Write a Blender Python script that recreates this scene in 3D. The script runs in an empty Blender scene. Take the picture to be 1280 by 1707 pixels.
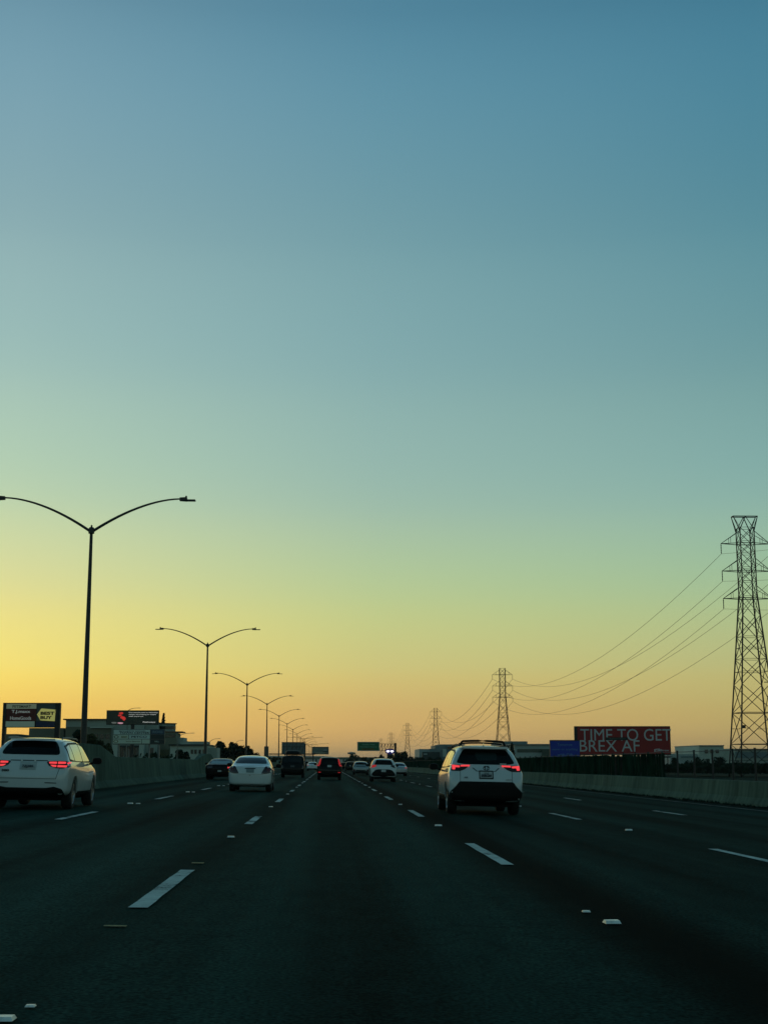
import bpy, bmesh, math, random
from mathutils import Vector, Matrix
from mathutils.bvhtree import BVHTree
from mathutils.geometry import delaunay_2d_cdt
random.seed(7)
R = math.radians
sc = bpy.context.scene
col = sc.collection

# ------------------------------------------------------------------ camera
F = 2330.0; CAMZ = 1.152
TH = math.atan(420.5 / F); PS = math.atan(94 / F * math.cos(TH))
cam_data = bpy.data.cameras.new("camera")
cam = bpy.data.objects.new("camera", cam_data); col.objects.link(cam)
cam.location = (0, 0, CAMZ)
cam.rotation_euler = (R(90) + TH, 0, -PS)
cam_data.sensor_fit = 'HORIZONTAL'; cam_data.sensor_width = 36
cam_data.lens = 36 * F / 1280
cam_data.clip_start = 0.1; cam_data.clip_end = 30000
sc.camera = cam
FW = Vector((math.sin(PS) * math.cos(TH), math.cos(PS) * math.cos(TH), math.sin(TH)))
RT = Vector((math.cos(PS), -math.sin(PS), 0)); UP = RT.cross(FW)
def at(x, y, Y):                      # pixel of the photograph -> point at distance Y along the road
    d = FW * F + RT * (x - 640) + UP * (853.5 - y)
    return Vector((0, 0, CAMZ)) + d * (Y / d.y)
def atz(x, y, z):                     # ... -> point at height z
    d = FW * F + RT * (x - 640) + UP * (853.5 - y)
    return Vector((0, 0, CAMZ)) + d * ((z - CAMZ) / d.z)

# ------------------------------------------------------------------ view
sc.view_settings.view_transform = 'Standard'; sc.view_settings.look = 'None'
sc.view_settings.exposure = 0; sc.view_settings.gamma = 1
sc.view_settings.use_curve_mapping = False

# ------------------------------------------------------------------ sky
SUN_AZ, SUN_EL = R(-20), R(1.2)
SKY = 1.0
def lin(c):
    r = []
    for v in c:
        v /= 255
        r.append(v / 12.92 if v <= .04045 else ((v + .055) / 1.055) ** 2.4)
    return (*r, 1)
w = bpy.data.worlds.new("World"); sc.world = w; w.use_nodes = True
nt = w.node_tree; N = nt.nodes; L = nt.links; N.clear()
out = N.new('ShaderNodeOutputWorld'); bg = N.new('ShaderNodeBackground')
tc = N.new('ShaderNodeTexCoord'); sep = N.new('ShaderNodeSeparateXYZ')
L.new(tc.outputs['Generated'], sep.inputs[0])
def m(op, a, b=None, c=None):
    n = N.new('ShaderNodeMath'); n.operation = op
    for i, v in enumerate((a, b, c)):
        if v is None: continue
        if isinstance(v, (int, float)): n.inputs[i].default_value = v
        else: L.new(v, n.inputs[i])
    return n.outputs[0]
elev = m('MULTIPLY', m('ARCSINE', sep.outputs[2]), 180 / math.pi)
hl = m('SQRT', m('ADD', m('MULTIPLY', sep.outputs[0], sep.outputs[0]), m('MULTIPLY', sep.outputs[1], sep.outputs[1])))
dt = m('ADD', m('MULTIPLY', sep.outputs[0], math.sin(SUN_AZ)), m('MULTIPLY', sep.outputs[1], math.cos(SUN_AZ)))
ang = m('MULTIPLY', m('ARCCOSINE', m('MINIMUM', m('DIVIDE', dt, m('MAXIMUM', hl, .0001)), .99999)), 180 / math.pi)
def ramp(stops):
    mr = N.new('ShaderNodeMapRange'); mr.inputs['From Min'].default_value = 0; mr.inputs['From Max'].default_value = 90
    L.new(elev, mr.inputs['Value'])
    r = N.new('ShaderNodeValToRGB'); r.color_ramp.interpolation = 'CARDINAL'
    cr = r.color_ramp
    while len(cr.elements) < len(stops): cr.elements.new(.5)
    for e, (p, c) in zip(cr.elements, stops): e.position = p / 90; e.color = lin(c)
    for i, (p, c) in enumerate(stops): cr.elements[i].position = p / 90; cr.elements[i].color = lin(c)
    L.new(mr.outputs[0], r.inputs[0]); return r.outputs[0]
def mix(f, a, b):
    n = N.new('ShaderNodeMix'); n.data_type = 'RGBA'
    L.new(f, n.inputs[0]); L.new(a, n.inputs[6]); L.new(b, n.inputs[7]); return n.outputs[2]
def rng(lo, hi):
    mr = N.new('ShaderNodeMapRange'); mr.inputs[1].default_value = lo; mr.inputs[2].default_value = hi
    mr.interpolation_type = 'LINEAR'; L.new(ang, mr.inputs[0]); return mr.outputs[0]
EL = [0, .5, 1.3, 2.45, 3.8, 6.7, 10.3, 15.3, 21.1, 30, 90]
SKYC = {
 'sun':  [(235,182,92),(248,196,94),(255,204,98),(254,214,104),(252,230,122),(230,225,150),(193,214,176),(164,196,186),(141,176,181),(105,147,166),(16,42,52)],
 'mid':  [(182,152,108),(200,165,109),(217,177,110),(216,185,114),(211,200,127),(190,206,148),(162,192,172),(139,177,176),(118,161,170),(83,134,157),(16,42,52)],
 'away': [(168,144,102),(178,154,104),(190,168,106),(192,178,112),(188,187,126),(166,193,150),(141,180,168),(117,161,163),(92,144,158),(66,122,146),(16,42,52)],
 'back': [(126,142,130),(132,148,134),(136,154,140),(138,160,144),(136,162,146),(128,158,146),(118,150,144),(104,138,138),(88,122,128),(66,104,116),(16,42,52)]}
rs = {k: ramp(list(zip(EL, v))) for k, v in SKYC.items()}
c1 = mix(rng(7, 22), rs['sun'], rs['mid']); c2 = mix(rng(22, 38), c1, rs['away']); c3 = mix(rng(38, 140), c2, rs['back'])
nish = N.new('ShaderNodeTexSky'); nish.sky_type = 'NISHITA'; nish.sun_disc = False
nish.sun_elevation = SUN_EL; nish.sun_rotation = SUN_AZ; nish.air_density = 1; nish.dust_density = 1.5
nb = N.new('ShaderNodeVectorMath'); nb.operation = 'SCALE'; nb.inputs['Scale'].default_value = .05
L.new(nish.outputs[0], nb.inputs[0])
fx = N.new('ShaderNodeMix'); fx.data_type = 'RGBA'; fx.inputs[0].default_value = .03
L.new(c3, fx.inputs[6]); L.new(nb.outputs[0], fx.inputs[7])
L.new(fx.outputs[2], bg.inputs[0]); bg.inputs[1].default_value = SKY
L.new(bg.outputs[0], out.inputs[0])
# ------------------------------------------------------------------ sun (at the horizon, left of the road)
sun_d = bpy.data.lights.new("sun", 'SUN'); sun_d.energy = .07; sun_d.angle = R(.5); sun_d.color = (1, .68, .38)
sun = bpy.data.objects.new("sun", sun_d); col.objects.link(sun)
sd = Vector((math.sin(SUN_AZ) * math.cos(SUN_EL), math.cos(SUN_AZ) * math.cos(SUN_EL), math.sin(SUN_EL)))
sun.rotation_euler = sd.to_track_quat('Z', 'Y').to_euler()

# ------------------------------------------------------------------ materials
MATS = {}
def mat(name, base, rough=.6, metal=0, coat=0, emit=None, es=0, var=.0, scale=3.0, bump=0, bscale=30, spec=.5, stretch=(1, 1, 1), var_col=None):
    if name in MATS: return MATS[name]
    M = bpy.data.materials.new(name); M.use_nodes = True; t = M.node_tree; n = t.nodes; l = t.links
    p = n['Principled BSDF']
    p.inputs['Roughness'].default_value = rough; p.inputs['Metallic'].default_value = metal
    p.inputs['Coat Weight'].default_value = coat; p.inputs['Coat Roughness'].default_value = .04
    p.inputs['Specular IOR Level'].default_value = spec
    b = (*base, 1)
    p.inputs['Base Color'].default_value = b
    if var or bump:
        tx = n.new('ShaderNodeTexCoord'); mp = n.new('ShaderNodeMapping'); mp.inputs['Scale'].default_value = stretch
        l.new(tx.outputs['Object'], mp.inputs[0])
    if var:
        z = n.new('ShaderNodeTexNoise'); z.inputs['Scale'].default_value = scale; z.inputs['Detail'].default_value = 6
        l.new(mp.outputs[0], z.inputs[0])
        r = n.new('ShaderNodeValToRGB'); r.color_ramp.elements[0].position = .3; r.color_ramp.elements[1].position = .7
        vc = var_col or base
        r.color_ramp.elements[0].color = (*[v * (1 - var) for v in vc], 1)
        r.color_ramp.elements[1].color = (*[v * (1 + var) for v in base], 1)
        l.new(z.outputs[0], r.inputs[0]); l.new(r.outputs[0], p.inputs['Base Color'])
    if bump:
        z2 = n.new('ShaderNodeTexNoise'); z2.inputs['Scale'].default_value = bscale; z2.inputs['Detail'].default_value = 3
        l.new(mp.outputs[0], z2.inputs[0]); bp = n.new('ShaderNodeBump'); bp.inputs['Strength'].default_value = bump
        bp.inputs['Distance'].default_value = .02
        l.new(z2.outputs[0], bp.inputs['Height']); l.new(bp.outputs[0], p.inputs['Normal'])
    if emit:
        p.inputs['Emission Color'].default_value = (*emit, 1); p.inputs['Emission Strength'].default_value = es
    MATS[name] = M; return M

def asphalt():
    M = bpy.data.materials.new("asphalt"); M.use_nodes = True; t = M.node_tree; n = t.nodes; l = t.links
    p = n['Principled BSDF']; tx = n.new('ShaderNodeTexCoord')
    def noise(scale, st, det=5):
        mp = n.new('ShaderNodeMapping'); mp.inputs['Scale'].default_value = st; l.new(tx.outputs['Object'], mp.inputs[0])
        z = n.new('ShaderNodeTexNoise'); z.inputs['Scale'].default_value = scale; z.inputs['Detail'].default_value = det
        l.new(mp.outputs[0], z.inputs[0]); return z.outputs[0]
    def mt(op, a, b, c=None):
        k = n.new('ShaderNodeMath'); k.operation = op
        for i, v in enumerate((a, b, c)):
            if v is None: continue
            if isinstance(v, (int, float)): k.inputs[i].default_value = v
            else: l.new(v, k.inputs[i])
        return k.outputs[0]
    big = noise(.35, (1, .12, 1)); fine = noise(40, (1, 1, 1), 2); streak = noise(1.2, (1.6, .02, 1)); mid = noise(3, (1, .5, 1))
    # darker strip of old oil and sealant just right of the camera lane line, wheel paths a little paler
    sx = n.new('ShaderNodeSeparateXYZ'); l.new(tx.outputs['Object'], sx.inputs[0])
    wx = mt('MULTIPLY', mt('ADD', sx.outputs[0], 1.49), 2 * math.pi / 1.83)
    wheel = mt('MULTIPLY', mt('COSINE', wx, 0), -.10)
    jx = mt('ABSOLUTE', mt('SUBTRACT', mt('ADD', sx.outputs[0], mt('MULTIPLY', streak, .4)), 2.62), 0)
    joint = mt('MULTIPLY', mt('LESS_THAN', jx, .02), 0)
    dk = n.new('ShaderNodeMapRange'); dk.inputs[1].default_value = .05; dk.inputs[2].default_value = .85
    dk.inputs[3].default_value = .28; dk.inputs[4].default_value = 1; dk.interpolation_type = 'SMOOTHSTEP'; l.new(jx, dk.inputs[0])
    v = mt('ADD', mt('MULTIPLY', big, .7), mt('MULTIPLY', streak, .55)); v = mt('ADD', v, mt('MULTIPLY', mid, .25))
    v = mt('ADD', v, wheel); v = mt('ADD', mt('MULTIPLY', mt('SUBTRACT', v, .75), 2.6), 1.0)
    crk = n.new('ShaderNodeTexVoronoi'); crk.feature = 'DISTANCE_TO_EDGE'; crk.inputs['Scale'].default_value = .11
    mpc = n.new('ShaderNodeMapping'); mpc.inputs['Scale'].default_value = (1, .5, 1); l.new(tx.outputs['Object'], mpc.inputs[0])
    wr_ = n.new('ShaderNodeVectorMath'); wr_.operation = 'MULTIPLY_ADD'; nz = n.new('ShaderNodeTexNoise'); nz.inputs['Scale'].default_value = .8
    l.new(tx.outputs['Object'], nz.inputs[0]); l.new(nz.outputs['Color'], wr_.inputs[0]); wr_.inputs[1].default_value = (2.5, 2.5, 0); l.new(mpc.outputs[0], wr_.inputs[2])
    l.new(wr_.outputs[0], crk.inputs['Vector'])
    ck = n.new('ShaderNodeMapRange'); ck.inputs[1].default_value = .0; ck.inputs[2].default_value = .004; ck.inputs[3].default_value = .72; ck.inputs[4].default_value = 1
    l.new(crk.outputs['Distance'], ck.inputs[0]); v = mt('MULTIPLY', v, ck.outputs[0])
    v = mt('MULTIPLY', v, dk.outputs[0]); v = mt('MULTIPLY', v, mt('MAXIMUM', mt('ADD', mt('MULTIPLY', fine, 3.2), -.6), .1))
    nw = mt('GREATER_THAN', mt('ADD', sx.outputs[0], mt('MULTIPLY', mid, .06)), 2.36)
    v = mt('MULTIPLY', v, mt('SUBTRACT', 1.0, mt('MULTIPLY', nw, .24)))
    v = mt('MAXIMUM', v, .15)
    cc = n.new('ShaderNodeVectorMath'); cc.operation = 'SCALE'; cc.inputs[0].default_value = (.016, .046, .037); l.new(v, cc.inputs['Scale'])
    l.new(cc.outputs[0], p.inputs['Base Color'])
    p.inputs['Roughness'].default_value = .9; p.inputs['Specular IOR Level'].default_value = .012
    bp = n.new('ShaderNodeBump'); bp.inputs['Strength'].default_value = .5; bp.inputs['Distance'].default_value = .012
    l.new(fine, bp.inputs['Height']); l.new(bp.outputs[0], p.inputs['Normal'])
    return M
M_ASPH = asphalt()
def concrete(name, c, st=1.0):
    M = bpy.data.materials.new(name); M.use_nodes = True; t = M.node_tree; n = t.nodes; l = t.links
    p = n['Principled BSDF']; tx = n.new('ShaderNodeTexCoord')
    def noise(scale, s, det=6):
        mp = n.new('ShaderNodeMapping'); mp.inputs['Scale'].default_value = s; l.new(tx.outputs['Object'], mp.inputs[0])
        z = n.new('ShaderNodeTexNoise'); z.inputs['Scale'].default_value = scale; z.inputs['Detail'].default_value = det
        l.new(mp.outputs[0], z.inputs[0]); return z.outputs[0]
    a = noise(.5, (1, 1, .35)); b = noise(3, (1, 1, .25)); g = noise(25, (1, 1, 1), 3)
    ad = n.new('ShaderNodeMath'); ad.operation = 'ADD'; l.new(a, ad.inputs[0]); l.new(b, ad.inputs[1])
    a2 = n.new('ShaderNodeMath'); a2.operation = 'MULTIPLY_ADD'; l.new(g, a2.inputs[0]); a2.inputs[1].default_value = .35; l.new(ad.outputs[0], a2.inputs[2])
    r = n.new('ShaderNodeValToRGB'); r.color_ramp.elements[0].position = .85 / 2; r.color_ramp.elements[1].position = 1.5 / 2
    h = n.new('ShaderNodeMath'); h.operation = 'MULTIPLY'; h.inputs[1].default_value = .5; l.new(a2.outputs[0], h.inputs[0])
    r.color_ramp.elements[0].color = (*[v * .6 for v in c], 1); r.color_ramp.elements[1].color = (*[v * 1.35 for v in c], 1)
    l.new(h.outputs[0], r.inputs[0]); l.new(r.outputs[0], p.inputs['Base Color']); p.inputs['Roughness'].default_value = .9
    p.inputs['Specular IOR Level'].default_value = .04
    bp = n.new('ShaderNodeBump'); bp.inputs['Strength'].default_value = .4; bp.inputs['Distance'].default_value = .01
    l.new(g, bp.inputs['Height']); l.new(bp.outputs[0], p.inputs['Normal'])
    return M
M_CONC = concrete("barrier concrete", (.075, .125, .100)); M_CONC2 = concrete("old concrete", (.105, .150, .115))
def worn_paint():
    M = bpy.data.materials.new("road paint"); M.use_nodes = True; t = M.node_tree; n = t.nodes; l = t.links; p = n['Principled BSDF']
    gp = n.new('ShaderNodeNewGeometry'); a = n.new('ShaderNodeTexNoise'); a.inputs['Scale'].default_value = 14; a.inputs['Detail'].default_value = 8; a.inputs['Roughness'].default_value = .7
    b_ = n.new('ShaderNodeTexNoise'); b_.inputs['Scale'].default_value = 1.1; b_.inputs['Detail'].default_value = 4
    l.new(gp.outputs['Position'], a.inputs[0]); l.new(gp.outputs['Position'], b_.inputs[0])
    ad = n.new('ShaderNodeMath'); ad.operation = 'ADD'; l.new(a.outputs[0], ad.inputs[0]); l.new(b_.outputs[0], ad.inputs[1])
    mr = n.new('ShaderNodeMapRange'); mr.inputs[1].default_value = .80; mr.inputs[2].default_value = .90; l.new(ad.outputs[0], mr.inputs[0]); l.new(mr.outputs[0], p.inputs['Alpha'])
    r = n.new('ShaderNodeMapRange'); r.inputs[1].default_value = .7; r.inputs[2].default_value = 1.35; r.inputs[3].default_value = .5; r.inputs[4].default_value = 1.15; l.new(ad.outputs[0], r.inputs[0])
    v = n.new('ShaderNodeVectorMath'); v.operation = 'SCALE'; v.inputs[0].default_value = (.66, .72, .66); l.new(r.outputs[0], v.inputs['Scale']); l.new(v.outputs[0], p.inputs['Base Color'])
    p.inputs['Roughness'].default_value = .85; p.inputs['Specular IOR Level'].default_value = .1
    return M
M_PAINT = worn_paint()
M_MARK = mat("marker", (.88, .90, .86), .30, spec=.6, var=.2, scale=25)
M_STEEL = mat("galvanised steel", (.20, .21, .20), .55, .5, var=.2, scale=2)
M_DKSTEEL = mat("dark weathered steel", (.035, .035, .035), .6, .3, var=.25, scale=3)
M_POLE = mat("painted lamp pole", (.045, .045, .042), .55, .2, var=.2, scale=2)
M_DIRT = mat("dry ground", (.022, .038, .026), .95, var=.5, scale=.05, bump=.3, bscale=2, spec=.02)
M_DEBRIS = mat("gutter dirt", (.008, .018, .013), .95, var=.6, scale=3, bump=.6, bscale=8, spec=.02)
M_RUBBER = mat("tyre rubber", (.014, .014, .014), .85, bump=.2)
M_PLASTIC = mat("black plastic", (.005, .006, .006), .6, spec=.2)
M_UNDER = mat("underbody", (.008, .008, .008), .9, spec=.1)
M_GLASS = mat("tinted car glass", (.003, .006, .006), .06, spec=.35)
M_GLASSC = mat("pale side glass", (.05, .07, .06), .05, spec=1, coat=1)
M_GLASSC.node_tree.nodes["Principled BSDF"].inputs["IOR"].default_value = 1.9
M_ALLOY = mat("alloy rim", (.38, .39, .4), .3, .8)
M_PLATE = mat("number plate", (.5, .54, .53), .5, var=.1, scale=10)
M_INK = mat("dark ink", (.03, .045, .07), .6)
M_LIT = mat("lit red lamp", (.5, .01, .01), .3, emit=(1, .07, .08), es=.9)
M_LITD = mat("dim red lamp", (.4, .01, .01), .3, emit=(1, .05, .05), es=.28)
M_RED = mat("red lens", (.11, .008, .01), .15, coat=1)
M_REDDK = mat("dark red lens", (.03, .005, .006), .15, coat=1)
M_BARK = mat("bark", (.035, .03, .022), .9, var=.3, scale=4)
def leafmat(name, c):
    return mat(name, c, .8, var=.45, scale=.35, spec=.03)
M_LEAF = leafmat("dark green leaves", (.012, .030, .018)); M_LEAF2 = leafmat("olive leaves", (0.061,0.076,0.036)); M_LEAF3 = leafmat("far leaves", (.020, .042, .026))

# ------------------------------------------------------------------ mesh helpers
class MB:
    def __init__(s): s.v = []; s.f = []
    def add(s, vs, fs):
        o = len(s.v); s.v += [tuple(v) for v in vs]; s.f += [tuple(i + o for i in f) for f in fs]; return s
    def box(s, x0, x1, y0, y1, z0, z1):
        return s.add([(x0,y0,z0),(x1,y0,z0),(x1,y1,z0),(x0,y1,z0),(x0,y0,z1),(x1,y0,z1),(x1,y1,z1),(x0,y1,z1)],
                     [(0,3,2,1),(4,5,6,7),(0,1,5,4),(1,2,6,5),(2,3,7,6),(3,0,4,7)])
    def cbox(s, c, d): return s.box(c[0]-d[0]/2,c[0]+d[0]/2,c[1]-d[1]/2,c[1]+d[1]/2,c[2]-d[2]/2,c[2]+d[2]/2)
    def tube(s, pts, rad, n=8, caps=True):
        pts = [Vector(p) for p in pts]; m_ = len(pts); rad = rad if isinstance(rad, (list, tuple)) else [rad] * m_
        vs = []; fs = []; ref = None
        for i, p in enumerate(pts):
            t = (pts[min(i+1, m_-1)] - pts[max(i-1, 0)]).normalized()
            if ref is None: ref = Vector((0, 0, 1)) if abs(t.z) < .9 else Vector((1, 0, 0))
            a = t.cross(ref).normalized(); b = t.cross(a).normalized()
            if a.length < .1: a = Vector((1,0,0)); b = Vector((0,1,0))
            for k in range(n):
                q = 2 * math.pi * (k + .5) / n; vs.append(p + (a * math.cos(q) + b * math.sin(q)) * rad[i])
        for i in range(m_ - 1):
            for k in range(n): fs.append((i*n+k, i*n+(k+1)%n, (i+1)*n+(k+1)%n, (i+1)*n+k))
        if caps: fs.append(tuple(range(n))[::-1]); fs.append(tuple((m_-1)*n+k for k in range(n)))
        return s.add(vs, fs)
    def bar(s, a, b, w_=.08): return s.tube([a, b], w_ * .707, 4)
    def lathe(s, prof, n=24, axis='x', c=(0,0,0)):     # prof: (along axis, radius)
        vs = []; fs = []
        for (h, r) in prof:
            for k in range(n):
                q = 2*math.pi*k/n
                if axis == 'x': vs.append((c[0]+h, c[1]+r*math.cos(q), c[2]+r*math.sin(q)))
                else: vs.append((c[0]+r*math.cos(q), c[1]+r*math.sin(q), c[2]+h))
        for i in range(len(prof)-1):
            for k in range(n): fs.append((i*n+k, i*n+(k+1)%n, (i+1)*n+(k+1)%n, (i+1)*n+k))
        return s.add(vs, fs)
    def prism(s, poly, y0, y1):        # polygon in x,z extruded along y
        n = len(poly); vs = [(x, y0, z) for x, z in poly] + [(x, y1, z) for x, z in poly]
        return s.add(vs, [tuple(range(n))[::-1], tuple(range(n, 2*n))] + [(i, (i+1)%n, n+(i+1)%n, n+i) for i in range(n)])
    def mesh(s, name, mt, smooth=False, angle=35):
        me = bpy.data.meshes.new(name); me.from_pydata(s.v, [], s.f); me.update()
        bm = bmesh.new(); bm.from_mesh(me); bmesh.ops.recalc_face_normals(bm, faces=bm.faces); bm.to_mesh(me); bm.free()
        if mt: me.materials.append(mt)
        if smooth:
            for p in me.polygons: p.use_smooth = True
            me.set_sharp_from_angle(angle=R(angle))
        return me
    def build(s, name, mt, parent=None, smooth=False, angle=35):
        return link(name, s.mesh(name, mt, smooth, angle), parent)
def link(name, me, parent=None):
    o = bpy.data.objects.new(name, me); col.objects.link(o)
    if parent: o.parent = parent
    return o
def tag(o, label, cat, group=None, kind=None):
    o['label'] = label; o['category'] = cat
    if group: o['group'] = group
    if kind: o['kind'] = kind
    return o
def empty(name, loc=(0,0,0), rz=0):
    o = bpy.data.objects.new(name, None); o.location = loc; o.rotation_euler.z = rz; o.empty_display_size = .3; col.objects.link(o); return o
def struct(o): o['kind'] = 'structure'; return o
def copy_tree(o, parent=None):
    c = o.copy(); col.objects.link(c)
    if parent: c.parent = parent
    for ch in [k for k in KIDS(o)]: copy_tree(ch, c)
    return c
def KIDS(o): return list(o.children)
def text_mesh(s, width=None, height=None, extrude=.01, bold=0, mt=None, squeeze=True):
    """flat lettering in the x-z plane facing -y, centred at the origin"""
    cu = bpy.data.curves.new("lettering", 'FONT'); cu.body = s; cu.extrude = extrude; cu.offset = bold
    cu.align_x = 'CENTER'; cu.align_y = 'CENTER'; cu.resolution_u = 4
    ob = bpy.data.objects.new("lettering", cu); col.objects.link(ob)
    dg = bpy.context.evaluated_depsgraph_get(); me = bpy.data.meshes.new_from_object(ob.evaluated_get(dg))
    bpy.data.objects.remove(ob); bpy.data.curves.remove(cu)
    xs = [v.co.x for v in me.vertices]; ys = [v.co.y for v in me.vertices]
    if not xs: return me
    cx, cy = (min(xs)+max(xs))/2, (min(ys)+max(ys))/2; wx, wy = max(xs)-min(xs), max(ys)-min(ys)
    sx = width/wx if width else (height/wy); sz = height/wy if height else sx
    for v in me.vertices:
        x, y, z = v.co; v.co = ((x-cx)*sx, -z, (y-cy)*sz)
    me.materials.clear()
    if mt: me.materials.append(mt)
    return me
def text(s, parent, loc, width=None, height=None, mt=None, bold=0, name='lettering', rz=0):
    o = link(name, text_mesh(s, width, height, .008, bold, mt), parent); o.location = loc; o.rotation_euler.z = rz
    return o

# ================================================================== SETTING
XB_L, XB_R = -9.16, 14.7
LINES = {'a': -5.15, 'b': -1.49, 'c': 2.17, 'd': 5.83, 'e': 9.49}
rz_ = lambda x: -.02 * x if x > XB_L else -.02 * XB_L + .02 * (x - XB_L)
g = MB().add([(-9000,-600,-.62),(9000,-600,-.62),(9000,12000,-.62),(-9000,12000,-.62)], [(0,1,2,3)]).build('ground', M_DIRT); struct(g)
b = MB(); xs = [XB_L, 0, XB_R]
ys = [-60, 0, 60, 200, 600, 1500, 3500]
for i in range(len(ys)-1):
    b.add([(XB_L-.5, ys[i], rz_(XB_L)), (XB_R+1.2, ys[i], rz_(XB_R+1.2)), (XB_R+1.2, ys[i+1], rz_(XB_R+1.2)), (XB_L-.5, ys[i+1], rz_(XB_L))], [(0,1,2,3)])
road = struct(b.build('road', M_ASPH))
b = MB().add([(-30,-60,-.3),(-10.1,-60,.16),(-10.1,3500,.16),(-30,3500,-.3)], [(0,1,2,3)])
struct(b.build('opposite_carriageway', M_ASPH))
# embankment between the road edge and the flat land
b = MB().add([(15.88,-60,-.316),(40,-60,-.615),(40,3500,-.615),(15.88,3500,-.316)], [(0,1,2,3)])
struct(b.build('verge', M_DEBRIS))
# far hills in the haze
def hills():
    b = MB(); n = 60; rr = random.Random(5)
    for j, (y, hs) in enumerate(((6500, 26), (8000, 62))):
        pts = []
        for i in range(n+1):
            x = -3500 + 9500*i/n
            h = hs * (.55 + .3*math.sin(i*.35+j*2) + .2*math.sin(i*.9+j) + .08*rr.random()) * (1.0 if x > -400 else .5)
            pts.append((x, h))
        for i in range(n):
            (x0,h0),(x1,h1) = pts[i], pts[i+1]
            b.add([(x0,y-300,-.6),(x1,y-300,-.6),(x1,y,h1),(x0,y,h0),(x1,y+400,-.6),(x0,y+400,-.6)], [(0,1,2,3),(3,2,4,5)])
    struct(b.build('hills', mat("dry hills", (.10, .10, .075), .95, var=.3, scale=.01)))
hills()

# painted dashes: one short strip each, children of the road
def dash_mesh(x, wd=.125, ln=4.0):
    rr = random.Random(int(x*10)); v = []; n = 9
    for i in range(n):
        y = ln*i/(n-1); e = .006
        v.append((-wd/2+rr.uniform(-e,e), y, -.02*(-wd/2))); v.append((wd/2+rr.uniform(-e,e), y, -.02*(wd/2)))
    me = MB().add(v, [(2*i,2*i+1,2*i+3,2*i+2) for i in range(n-1)]).mesh('lane_dash', M_PAINT)
    return me
PER = 15.6
starts = {'a': (27.6-PER*2, 4.4), 'b': (11.5-PER, 4.0), 'c': (17.2-PER, 4.6), 'd': (17.3-PER, 4.2), 'e': (22.0, 3.6)}
for k, (s0, ln) in starts.items():
    x = LINES[k]; me = dash_mesh(x, .15, ln)
    i = 0
    while s0 + PER*i < 520:
        y = s0 + PER*i; i += 1
        if y < -6: continue
        o = link('lane_dash', me, road); o.location = (x, y, rz_(x) + .005)
edge = MB()
for y0, y1 in ((-40, 60), (60, 300), (300, 900)):
    for x, wd in ((13.25, .12),):
        edge.add([(x, y0, rz_(x)+.005), (x+wd, y0, rz_(x+wd)+.005), (x+wd, y1, rz_(x+wd)+.005), (x, y1, rz_(x)+.005)], [(0,1,2,3)])
edge.build('edge_line', mat("worn edge paint", (.12, .14, .13), .8, var=.7, scale=1.5), road)
# raised markers
def marker_mesh():
    b = MB(); a, t, h = .055, .035, .02
    b.add([(-a,-a,0),(a,-a,0),(a,a,0),(-a,a,0),(-t-.012,-t,h),(t+.012,-t,h),(t+.012,t,h),(-t-.012,t,h)],
          [(0,3,2,1),(4,5,6,7),(0,1,5,4),(1,2,6,5),(2,3,7,6),(3,0,4,7)])
    return b.mesh('lane_marker', M_MARK)
mm = marker_mesh()
def marker(x, y, s=1):
    o = link('lane_marker', mm, road); o.location = (x, y, rz_(x) + .003); o.scale = (s, s, s); o.rotation_euler.z = random.uniform(-.05,.05)
marker(-1.43, 6.58, .85)
marker(-1.385, 6.93, .42)
for y in (22.3, 37.8): marker(-1.49, y, 1.0)
for i in range(2, 20): marker(-1.49, 22.3 + PER*i + .1, 1.0)
marker(2.17, 10.95, 1.1); marker(2.12, 11.75, .6); marker(2.17, 27.9, 1.3)
for i in range(1, 20): marker(2.17, 26.8 + PER*i, 1.05)
marker(5.83, 27.5, 1.2)
for i in range(1, 12): marker(5.83, 27.5 + PER*i, .9)
for i in range(0, 14):
    marker(-5.25, 38.3 + PER*i - (0 if i < 2 else .4), 1.3); marker(-5.04, 38.3 + PER*i, 1.05)
# worn marker bases left on the lane line
b = MB(); b.add([(-1.56,10.2,.036),(-1.40,10.2,.033),(-1.40,10.27,.033),(-1.56,10.27,.036)], [(0,1,2,3)])
b.add([(-1.55,16.5,.036),(-1.41,16.5,.033),(-1.41,16.66,.033),(-1.55,16.66,.036)], [(0,1,2,3)])
b.build('marker_residue', mat("adhesive residue", (.26, .22, .08), .8, var=.5, scale=30), road)

# ------------------------------------------------------------------ median barrier
LAMP_Y = [56.5 + 56*i for i in range(15)]
LAMP_X = -9.66; LAMP_H = 10.6
def median():
    secs = []            # (y, top, half width at top)
    y = -40
    marks = [(-40, 1.47)]
    for ly in LAMP_Y:
        marks += [(ly-8, 1.47), (ly-2.6, 1.93), (ly+2.6, 1.93), (ly+8, 1.47)]
    marks.append((1200, 1.47))
    vs = []; fs = []
    for (y, t) in marks:
        wb = .34 if t < 1.6 else .36; wt = .13 if t < 1.6 else .26; z0 = .14
        prof = [(-.5, z0), (-.5, z0+.08), (-.27 if t < 1.6 else -.33, z0+.33), (-wt, t-.02), (-wt+.02, t), (wt-.02, t), (wt, t-.02), (.27 if t < 1.6 else .33, z0+.33), (.5, z0+.08), (.5, z0)]
        vs += [(LAMP_X + x, y, z) for x, z in prof]
    n = 10
    for i in range(len(marks)-1):
        for k in range(n-1): fs.append((i*n+k, i*n+k+1, (i+1)*n+k+1, (i+1)*n+k))
    o = MB().add(vs, fs).build('median_barrier', M_CONC)
    tag(o, 'long tall grey concrete wall along the left edge of the road, lamps standing on it', 'barrier')
median()
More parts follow.
